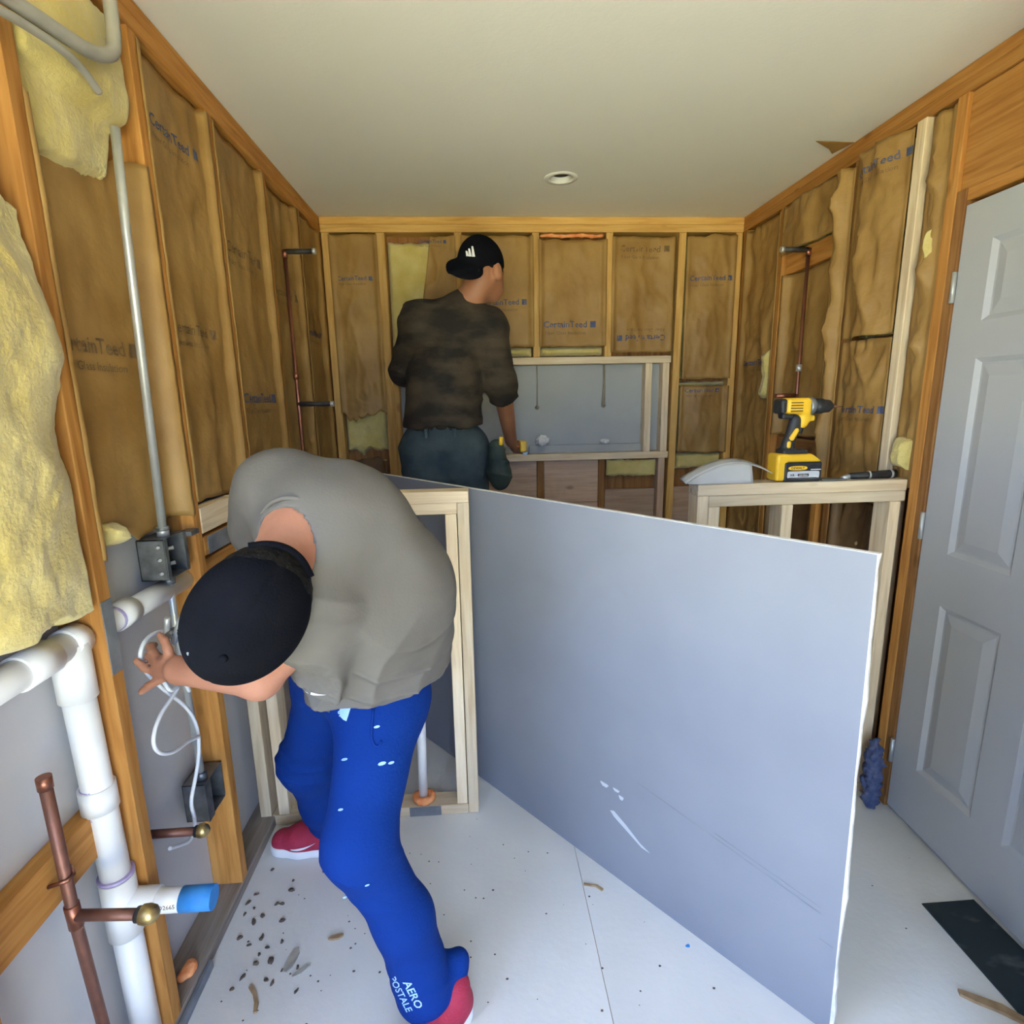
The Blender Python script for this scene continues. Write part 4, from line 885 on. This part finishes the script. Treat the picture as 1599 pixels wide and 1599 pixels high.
# hair under the cap at the nape
sdf_obj('hair', body([(ell(H(0, -.022, -.012), HA, (.082, .090, .080)), .01)], .01, lambda P, d: np.maximum(np.maximum(d+.002*fbm(P[..., 0]*90, P[..., 1]*90, P[..., 2]*90, 4, 2), (P-H(0, .0, 0))@hf-.02), -((P-H(0, 0, -.062))@hu))), hc-.14, hc+.14, .004, 'hair', w1)
# cap: crown, brim, strap opening at the back
cut = H(0, -.078, -.020)
def cap_post(P, d):
    d = np.maximum(d, -((P-H(0, 0, -.024))@nrm(hu+.16*hf)))
    seam = np.abs((P-hc)@hr); d = d+.0012*np.exp(-(seam/.003)**2)*1.0
    q = np.linalg.norm(((P-cut)@HA.T)/np.array((.048, .06, .030)), axis=-1); return np.maximum(d, (1-q)*.03)
cp1 = sdf_obj('cap', body([(ell(H(0, .010, .010), HA, (.095, .118, .108)), .01)], .01, cap_post), hc-.17, hc+.17, .0032, 'cap_black', w1)
bang = nrm(hf*.93-hu*.30)
sdf_obj('brim', body([(ell(H(0, .105, -.012), np.array([hr, bang, np.cross(hr, bang)]), (.088, .088, .008)), .004)], .004, lambda P, d: np.maximum(d, -((P-H(0, .070, 0))@hf))), hc-.26, hc+.26, .0036, 'cap_black', cp1)
tube('strap', [H(-.055, -.092, -.020), H(-.03, -.108, -.030), H(0, -.114, -.034), H(.03, -.108, -.030), H(.055, -.092, -.020)], .007, 'cap_black', cp1, n=8, smooth_path=2)
tube('top_button', [H(0, .01, .117), H(0, .01, .121)], [.008, .004], 'cap_black', cp1, n=10)
tube('eyelet', [H(.045, .045, .095), H(.046, .046, .0985)], .004, 'grey_plate', cp1, n=8)
# T-shirt
slv = cone((-.315, 1.020, 1.110), .084, (-.378, 1.028, .900), .080); slc = np.array((-.368, 1.026, .938)); sln = nrm((-.30, .05, -.95))
def shirt_post(P, d):
    low = np.clip((1.12-P[..., 2])/.18, 0, 1)*np.clip((1.32-P[..., 1])/.2, .15, 1)
    d = d-folds(P, .017, [((.55, -.2, .80), 40, .9, 3), ((.75, .2, -.6), 32, .7, 8)])*low-.004*fbm(P[..., 0]*9, P[..., 1]*9, P[..., 2]*9, 21, 2)
    d = np.maximum(d, (.845+.16*np.clip(1.25-P[..., 1], -.1, .3)+.004*np.sin(P[..., 0]*38)-P[..., 2])*.95)
    s = slv(P)-folds(P, .012, [((.3, .1, .95), 62, .9, 4)]); s = np.maximum(s, (P-slc)@sln); d = smin(d, s, .018)
    return np.maximum(d, .060-np.linalg.norm(np.cross(P-np.array((-.352, 1.075, 1.270)), nrm((-.10, -.86, -.42))), axis=-1)+np.clip((P-np.array((-.350, 1.060, 1.265)))@nrm((.10, .86, .42)), 0, 9)*-4)
tparts = [cone((-.265, 1.175, 1.225), .138, (-.212, 1.225, 1.080), .146, ((.9, .1, .4), .95)), cone((-.212, 1.225, 1.080), .146, (-.245, 1.290, .930), .156), cone((-.245, 1.290, .930), .156, (-.295, 1.325, .80), .165),
          cone((-.425, 1.205, 1.310), .078, (-.33, 1.12, 1.245), .105), cone((-.33, 1.12, 1.245), .105, (-.315, 1.025, 1.130), .086), cone((-.300, 1.19, 1.275), .105, (-.41, 1.21, 1.305), .085),
          cone(shR, .080, (-.478, 1.240, 1.235), .074), cone((-.25, 1.12, 1.06), .11, (-.28, 1.18, .92), .12)]
ts = sdf_obj('t_shirt', body([(q_, .055) for q_ in tparts], .055, shirt_post), (-.60, .86, .78), (-.02, 1.55, 1.44), .0048, 'shirt_grey', w1)
tube('collar_rib', [(-.412, 1.062, 1.300), (-.388, 1.047, 1.325), (-.350, 1.040, 1.335), (-.312, 1.044, 1.320), (-.290, 1.056, 1.280), (-.286, 1.070, 1.240)], .0045, 'shirt_grey', ts, n=8, smooth_path=2)
bv = bvh_of(ts)
sw = [(-.5, .10), (-.42, -.08), (-.22, -.17), (.05, -.10), (.5, .22), (.02, .02), (-.25, -.02), (-.40, .03)]
def swoosh(parent, bv, org, ux, uy, ray, m, nm='emblem'):
    V2 = []; F = []; n = 14
    for i in range(n):
        t = i/(n-1); x = -.5+t; y = .42*(t-.35)**2*1.2-.10; th = .11*math.sin(math.pi*min(1, (t+.06)*.9))**.8*(1-t)**.6+.002
        V2 += [(x, y-th), (x, y+th*.7)]
    F = [(2*i, 2*i+2, 2*i+3, 2*i+1) for i in range(n-1)]
    return decal(nm, V2, F, org, ux, uy, ray, bv, m, parent, .0022)
swoosh(ts, bv, (-.328, 1.0, .957), Vector((.043, 0, -.020)), Vector((.015, 0, .035)), (-.277, .843, -.460), 'shoe_white')
tube('chain', [(-.398, 1.062, 1.285), (-.385, 1.048, 1.305), (-.36, 1.040, 1.317), (-.325, 1.040, 1.313), (-.300, 1.046, 1.285), (-.292, 1.054, 1.255)], .0016, 'gold', w1, n=6, smooth_path=2)
# sweatpants
def pants_post(P, d):
    kb = np.exp(-((P[..., 2]-.50)/.07)**2)+.8*np.exp(-((P[..., 2]-.17)/.06)**2)
    d = d-folds(P, .006, [((.25, .2, .95), 62, .8, 5)])*kb-.0035*fbm(P[..., 0]*6, P[..., 1]*6, P[..., 2]*4, 33, 2)
    return np.maximum(d, P[..., 2]-.93)
pparts = [(cone(hipN, .118, (-.335, 1.38, .86), .145), .06), (cone(hipF, .128, (-.33, 1.38, .86), .150), .06), (cone(hipN, .108, kneeN, .074), .05), (cone(kneeN, .074, (-.205, 1.085, .335), .063), .04), (cone((-.205, 1.085, .335), .064, (-.166, 1.092, .120), .068), .04),
          (cone(hipF, .112, kneeF, .078), .05), (cone(kneeF, .078, (-.525, 1.60, .25), .066), .04), (cone((-.525, 1.60, .25), .068, (-.530, 1.640, .150), .062), .04),
          (cone((-.105, 1.115, .105), .040, (-.085, 1.125, .150), .026), .03)]
pt = sdf_obj('sweatpants', body(pparts, .05, pants_post), (-.70, .92, .05), (-.02, 1.78, .96), .0052, 'pants_blue', w1)
bv = bvh_of(pt)
hd = [(math.cos(a)*.5, math.sin(a)) for a in np.linspace(-1.57, 1.57, 10)]
cd_ = (-.206, .822, -.531)
decal('waist_emblem', [(-x*.045, y*.026) for x, y in hd], [tuple(range(10))[::-1]], (-.316, 1.2, .795), (1, 0, -.35), (.35, 0, 1), cd_, bv, 'print_skyblue', pt, .003)
V2, F2 = text_mesh('87', .02); decal('waist_lettering', V2*.020, F2, (-.342, 1.2, .787), (.25, 0, -1), (1, 0, .25), cd_, bv, 'print_skyblue', pt, .003)
for x, z, r in ((-.229, .723, .0065), (-.208, .723, .005), (-.233, .815, .005), (-.311, .738, .005), (-.326, .622, .004), (-.283, .450, .0035), (-.332, .411, .0035)):
    decal('paint_spot', [(math.cos(a)*r*1.5, math.sin(a)*r*.7) for a in np.linspace(0, 6.28, 8, endpoint=False)], [tuple(range(8))], (x, 1.1, z), (1, 0, .2), (0, 0, 1), cd_, bv, 'print_skyblue', pt, .002)
tube('pocket_edge', [h_[0] for h_ in [bv.ray_cast(Vector(p)-Vector(cd_)*.4, Vector(cd_)) for p in ((-.262, 1.2, .800), (-.268, 1.2, .760), (-.273, 1.2, .725), (-.268, 1.2, .703), (-.258, 1.2, .700), (-.250, 1.2, .715))] if h_[0]], .0035, 'pants_blue', pt, n=8, smooth_path=1)
td = (-.130, .611, -.781)
for s_, o_, sz in (('POSTALE', (-.222, 1.05, .155), .020), ('AERO', (-.196, 1.05, .150), .024)):
    V2, F2 = text_mesh(s_, .015); decal('leg_lettering', V2*sz, F2, o_, (.42, 0, -1.25), (1.0, 0, .30), td, bv, 'print_skyblue', pt, .003)
# shoes: sole, upper, mark
def shoe(parent, heel, toe, label=None):
    heel, toe = np.array((*heel, 0.)), np.array((*toe, 0.)); f = nrm(toe-heel); L_ = np.linalg.norm(toe-heel); s = np.array((-f[1], f[0], 0))
    Z = np.array((0, 0, 1.))
    a, b = heel+f*.038, toe-f*.046; m_ = heel+f*L_*.62
    sole = body([(cone(a+Z*.018, .036, m_+Z*.018+s*.004, .042), .02), (cone(m_+Z*.018+s*.004, .042, b+Z*.020, .045), .02)], .02, lambda P, d: np.maximum(np.maximum(d, P[..., 2]-.036-.012*np.clip(((P-m_)@f)*-6, 0, 1)), .001-P[..., 2]))
    lo = np.minimum(heel, toe)-.08; hi = np.maximum(heel, toe)+.08; lo[2] = -.004; hi[2] = .16
    up = sdf_obj('shoe', body([(cone(a+Z*.045, .034, m_+Z*.045+s*.002, .040), .03), (cone(m_+Z*.040, .040, b+Z*.034, .040), .03), (cone(a+Z*.075+f*.01, .036, a+Z*.105+f*.012, .038), .03), (cone(a+Z*.075+f*.03, .036, m_+Z*.055, .036), .03)], .03, lambda P, d: np.maximum(d, .022-P[..., 2])), lo, hi, .0036, 'shoe_red', parent)
    so = sdf_obj('sole', sole, lo, hi, .0036, 'shoe_white', up)
    return up, f, s
u1, f1, s1 = shoe(w1, (-.462, 1.662), (-.748, 1.690))
bv = bvh_of(u1); swoosh(u1, bv, (-.617, 1.60, .066), Vector((.085, 0, .012)), Vector((.0, 0, .06)), (-.1, .9, -.4), 'shoe_white')
u2, f2, s2 = shoe(w1, (-.062, 1.135), (-.250, .915))
# pliers in the worker's hands
pl = thing('pliers', 'small grey metal pliers at the bending worker\'s fingertips', 'tool', (-.69, 1.19, 1.0))
for s_ in (-1, 1): tube('jaw', [(-.690+.004*s_, 1.196, .985), (-.686+.010*s_, 1.192, 1.012), (-.672+.016*s_, 1.188, 1.050)], [.004, .008, .006], 'galvanized', pl, n=8, smooth_path=1)
tube('pivot', [(-.688, 1.181, 1.010), (-.685, 1.204, 1.014)], .008, 'galvanized_dark', pl, n=10)

# ---------- the far worker, seen from behind, standing on a low wooden step
stp = thing('wooden_step', 'low wooden step the far worker stands on behind the drywall sheet', 'step', (-.1, 2.6, 0))
lumber('tread', NL, (-.33, 2.44, .305), (.13, 2.80, .343), stp, axis='x')
for x in (-.32, .09):
    for y in (2.45, 2.755): lumber('leg', NL, (x, y, .001), (x+.035, y+.035, .3045), stp)
w2 = thing('person', 'person in dark camouflage shirt and jeans seen from behind at the niche', 'person', (-.15, 2.55, .345))
c2 = np.array((.048, 2.500, 2.030)); u_ = nrm((-.10, .12, .98)); f_ = nrm(np.array((.62, .72, -.28))-u_*np.dot((.62, .72, -.28), u_)); r_ = np.cross(f_, u_); HB = np.array([r_, f_, u_])
def K(r, f, u): return c2+r_*r+f_*f+u_*u
sL, sR = (-.225, 2.510, 1.835), (.062, 2.500, 1.810); eR, wR = (.118, 2.530, 1.575), (.172, 2.790, 1.300); eL, wL = (-.318, 2.640, 1.640), (-.270, 2.900, 1.705)
fg = []
for q in range(4):
    b = np.array((.192, 2.842, 1.292-.016*q)); fg += chain([b, b+(.020, .020, -.004), b+(.034, .012, -.006), b+(.036, -.010, -.006)], (.010, .0095, .0085, .0075), .005)
fg += chain([(.172, 2.805, 1.278), (.195, 2.806, 1.274), (.212, 2.812, 1.270)], (.011, .010, .008), .005)
for q in range(4):
    b = np.array((-.285+.020*q, 2.968, 1.722)); fg += chain([b, b+(.002, .028, .010), b+(.004, .052, .004), b+(.005, .068, -.008)], (.010, .0092, .0085, .0072), .005)
fg += chain([(-.245, 2.925, 1.705), (-.225, 2.950, 1.712), (-.215, 2.972, 1.716)], (.011, .010, .008), .005)
bp2 = [(ell(K(0, .005, .035), HB, (.075, .096, .095)), .02), (ell(K(0, .050, -.045), HB, (.052, .055, .068)), .04), (cone(K(0, .095, -.010), .011, K(0, .113, -.030), .012), .02), (cone(K(-.03, .088, .012), .014, K(.03, .088, .012), .014), .02), (cone(K(0, .100, -.062), .010, K(0, .098, -.070), .012), .02),
       (ell(K(.081, -.005, -.014), HB, (.014, .024, .037)), .008), (ell(K(-.077, -.005, -.012), HB, (.011, .020, .033)), .010), (cone(K(0, -.02, -.04), .058, (-.045, 2.505, 1.875), .066), .035),
       (cone((-.07, 2.51, 1.84), .09, (-.14, 2.52, 1.42), .11), .05), (cone(sR, .056, eR, .044), .03), (cone(eR, .048, wR, .030), .02), (cone(sL, .056, eL, .044), .03), (cone(eL, .044, wL, .029), .02),
       (cone(wR, .027, (.190, 2.835, 1.270), .034, ((1, 0, .2), .65)), .015), (cone(wL, .026, (-.255, 2.962, 1.722), .036, ((0, -.2, 1), .55)), .015),
       (cone((-.23, 2.53, 1.30), .08, (-.235, 2.50, .86), .055), .03), (cone((-.235, 2.50, .86), .055, (-.235, 2.53, .43), .038), .02), (cone((-.06, 2.53, 1.30), .08, (-.04, 2.50, .86), .055), .03), (cone((-.04, 2.50, .86), .055, (-.03, 2.53, .43), .038), .02), (cone((-.14, 2.52, 1.42), .11, (-.14, 2.53, 1.30), .11), .04)]+fg
sdf_obj('body', body(bp2, .02), (-.40, 2.36, .40), (.30, 3.08, 2.16), .0062, 'skin_tan', w2)
sdf_obj('hair', body([(ell(K(0, .004, .034), HB, (.083, .100, .092)), .01)], .01, lambda P, d: np.maximum(np.maximum(d+.003*fbm(P[..., 0]*90, P[..., 1]*90, P[..., 2]*90, 4, 2), -((P-K(0, 0, -.018-.0))@nrm(u_+.55*f_))), (P-K(0, .082, 0))@f_)), c2-.16, c2+.16, .004, 'hair', w2)
bd = nrm((-.50, -.55, -.55)); bs = nrm(np.cross(bd, (.1, -.6, .8))); bn = np.cross(bs, bd)
def cap2_post(P, d):
    d = np.maximum(d, -((P-K(0, 0, .008))@nrm(u_-.12*f_)))
    return smin(d, ell(K(0, -.088, .012)+bd*.030, np.array([bs, bd, bn]), (.078, .060, .013))(P), .022)
cp2 = sdf_obj('cap', body([(ell(K(0, -.004, .040), HB, (.092, .108, .112)), .01), (ell(K(0, -.088, .012)+bd*.030, np.array([bs, bd, bn]), (.078, .060, .013)), .01)], .01, cap2_post), c2-.20, c2+.20, .0036, 'cap_black', w2)
bv = bvh_of(cp2)
for i, (x, z, hh) in enumerate(((-.014, 2.108, .010), (-.003, 2.112, .015), (.010, 2.116, .020))):
    decal('white_bar', [(-.003-.002, -hh), (.003+.004, -hh), (.003-.003, hh), (-.003-.004, hh)], [(0, 1, 2, 3)], (x, 2.5, z), (1, 0, 0), (0, 0, 1), (0, .973, .231), bv, 'shoe_white', cp2, .004)
def camo_post(P, d):
    d = d-folds(P, .010, [((.3, .2, .9), 40, .8, 3), ((-.6, .2, .7), 30, .6, 8)])-.004*fbm(P[..., 0]*9, P[..., 1]*9, P[..., 2]*9, 5, 2)
    return np.maximum(d, 1.392+.008*np.sin(P[..., 0]*30)-P[..., 2])
jp = [(cone((-.09, 2.515, 1.78), .125, (-.135, 2.515, 1.58), .150, ((0, 1, 0), .85)), .05), (cone((-.135, 2.515, 1.58), .155, (-.150, 2.520, 1.40), .178, ((0, 1, 0), .84)), .05), (cone(sL, .085, (-.08, 2.51, 1.845), .085), .05), (cone(sR, .080, (-.06, 2.51, 1.850), .090), .05), (cone((-.06, 2.508, 1.85), .082, (-.03, 2.505, 1.90), .070), .03),
      (cone(sR, .080, eR, .066), .04), (cone(eR, .068, (.126, 2.575, 1.525), .062), .03), (cone(sL, .080, eL, .068), .04), (cone(eL, .066, (-.283, 2.82, 1.685), .052), .03)]
def cuff(P, d): d = camo_post(P, d); q = np.array((.130, 2.590, 1.510)); return np.maximum(d, np.where((P[..., 0] > .05) & (P[..., 2] < 1.62), (P-q)@nrm((.10, .55, -.83)), -9))
sdf_obj('camouflage_shirt', body(jp, .05, cuff), (-.46, 2.34, 1.36), (.24, 2.96, 2.00), .0056, 'camo', w2)
jn = [(cone((-.225, 2.530, 1.28), .112, (-.15, 2.525, 1.38), .112), .06), (cone((-.065, 2.530, 1.28), .112, (-.15, 2.525, 1.38), .112), .06), (cone((-.235, 2.530, 1.29), .112, (-.238, 2.505, .88), .080), .03), (cone((-.238, 2.505, .88), .080, (-.238, 2.53, .46), .072), .03), (cone((-.055, 2.530, 1.29), .112, (-.035, 2.505, .88), .080), .03), (cone((-.035, 2.505, .88), .080, (-.03, 2.53, .46), .072), .03)]
jo = sdf_obj('jeans', body(jn, .04, lambda P, d: d-folds(P, .008, [((.2, .3, .9), 36, .7, 6)])), (-.40, 2.36, .36), (.16, 2.72, 1.55), .0066, 'jeans', w2)
for x in (-.21, -.09): box('belt_loop', (x-.006, 2.352, 1.352), (x+.006, 2.366, 1.39), 'jeans', jo, b=.001)
for (a, b) in (((-.26, 2.56), (-.24, 2.80)), ((-.05, 2.56), (-.02, 2.80))):
    u9, _, _ = shoe(w2, (a[0]+.02, a[1]-.07), (b[0], b[1]-.03)); u9.location.z += .3445
po = thing('tool_pouch', 'dark green tool pouch hanging at the far worker\'s right hip', 'pouch', (.045, 2.46, 1.12))
sdf_obj('pouch_body', body([(cone((.086, 2.450, 1.300), .034, (.096, 2.448, 1.185), .048, ((.2, 1, 0), .75)), .03), (cone((.096, 2.448, 1.185), .048, (.100, 2.448, 1.150), .042, ((.2, 1, 0), .75)), .03)], .03, lambda P, d: d-folds(P, .008, [((.3, .2, .9), 50, .8, 3)])), (.02, 2.34, 1.06), (.22, 2.54, 1.37), .004, 'pouch', po)
tube('handle_tip', [(.105, 2.43, 1.31), (.108, 2.425, 1.345)], .009, 'tool_yellow', po, n=8)
tm = thing('tape_measure', 'small yellow hand tool held in the far worker\'s right hand', 'tool', (.232, 2.83, 1.25))
sdf_obj('case', rbox((.236, 2.832, 1.268), (.017, .026, .029), .008), (.20, 2.79, 1.23), (.27, 2.88, 1.31), .003, 'tool_yellow', tm)
box('blade_end', (.236, 2.85, 1.222), (.262, 2.862, 1.240), 'tool_grey', tm, b=.001)
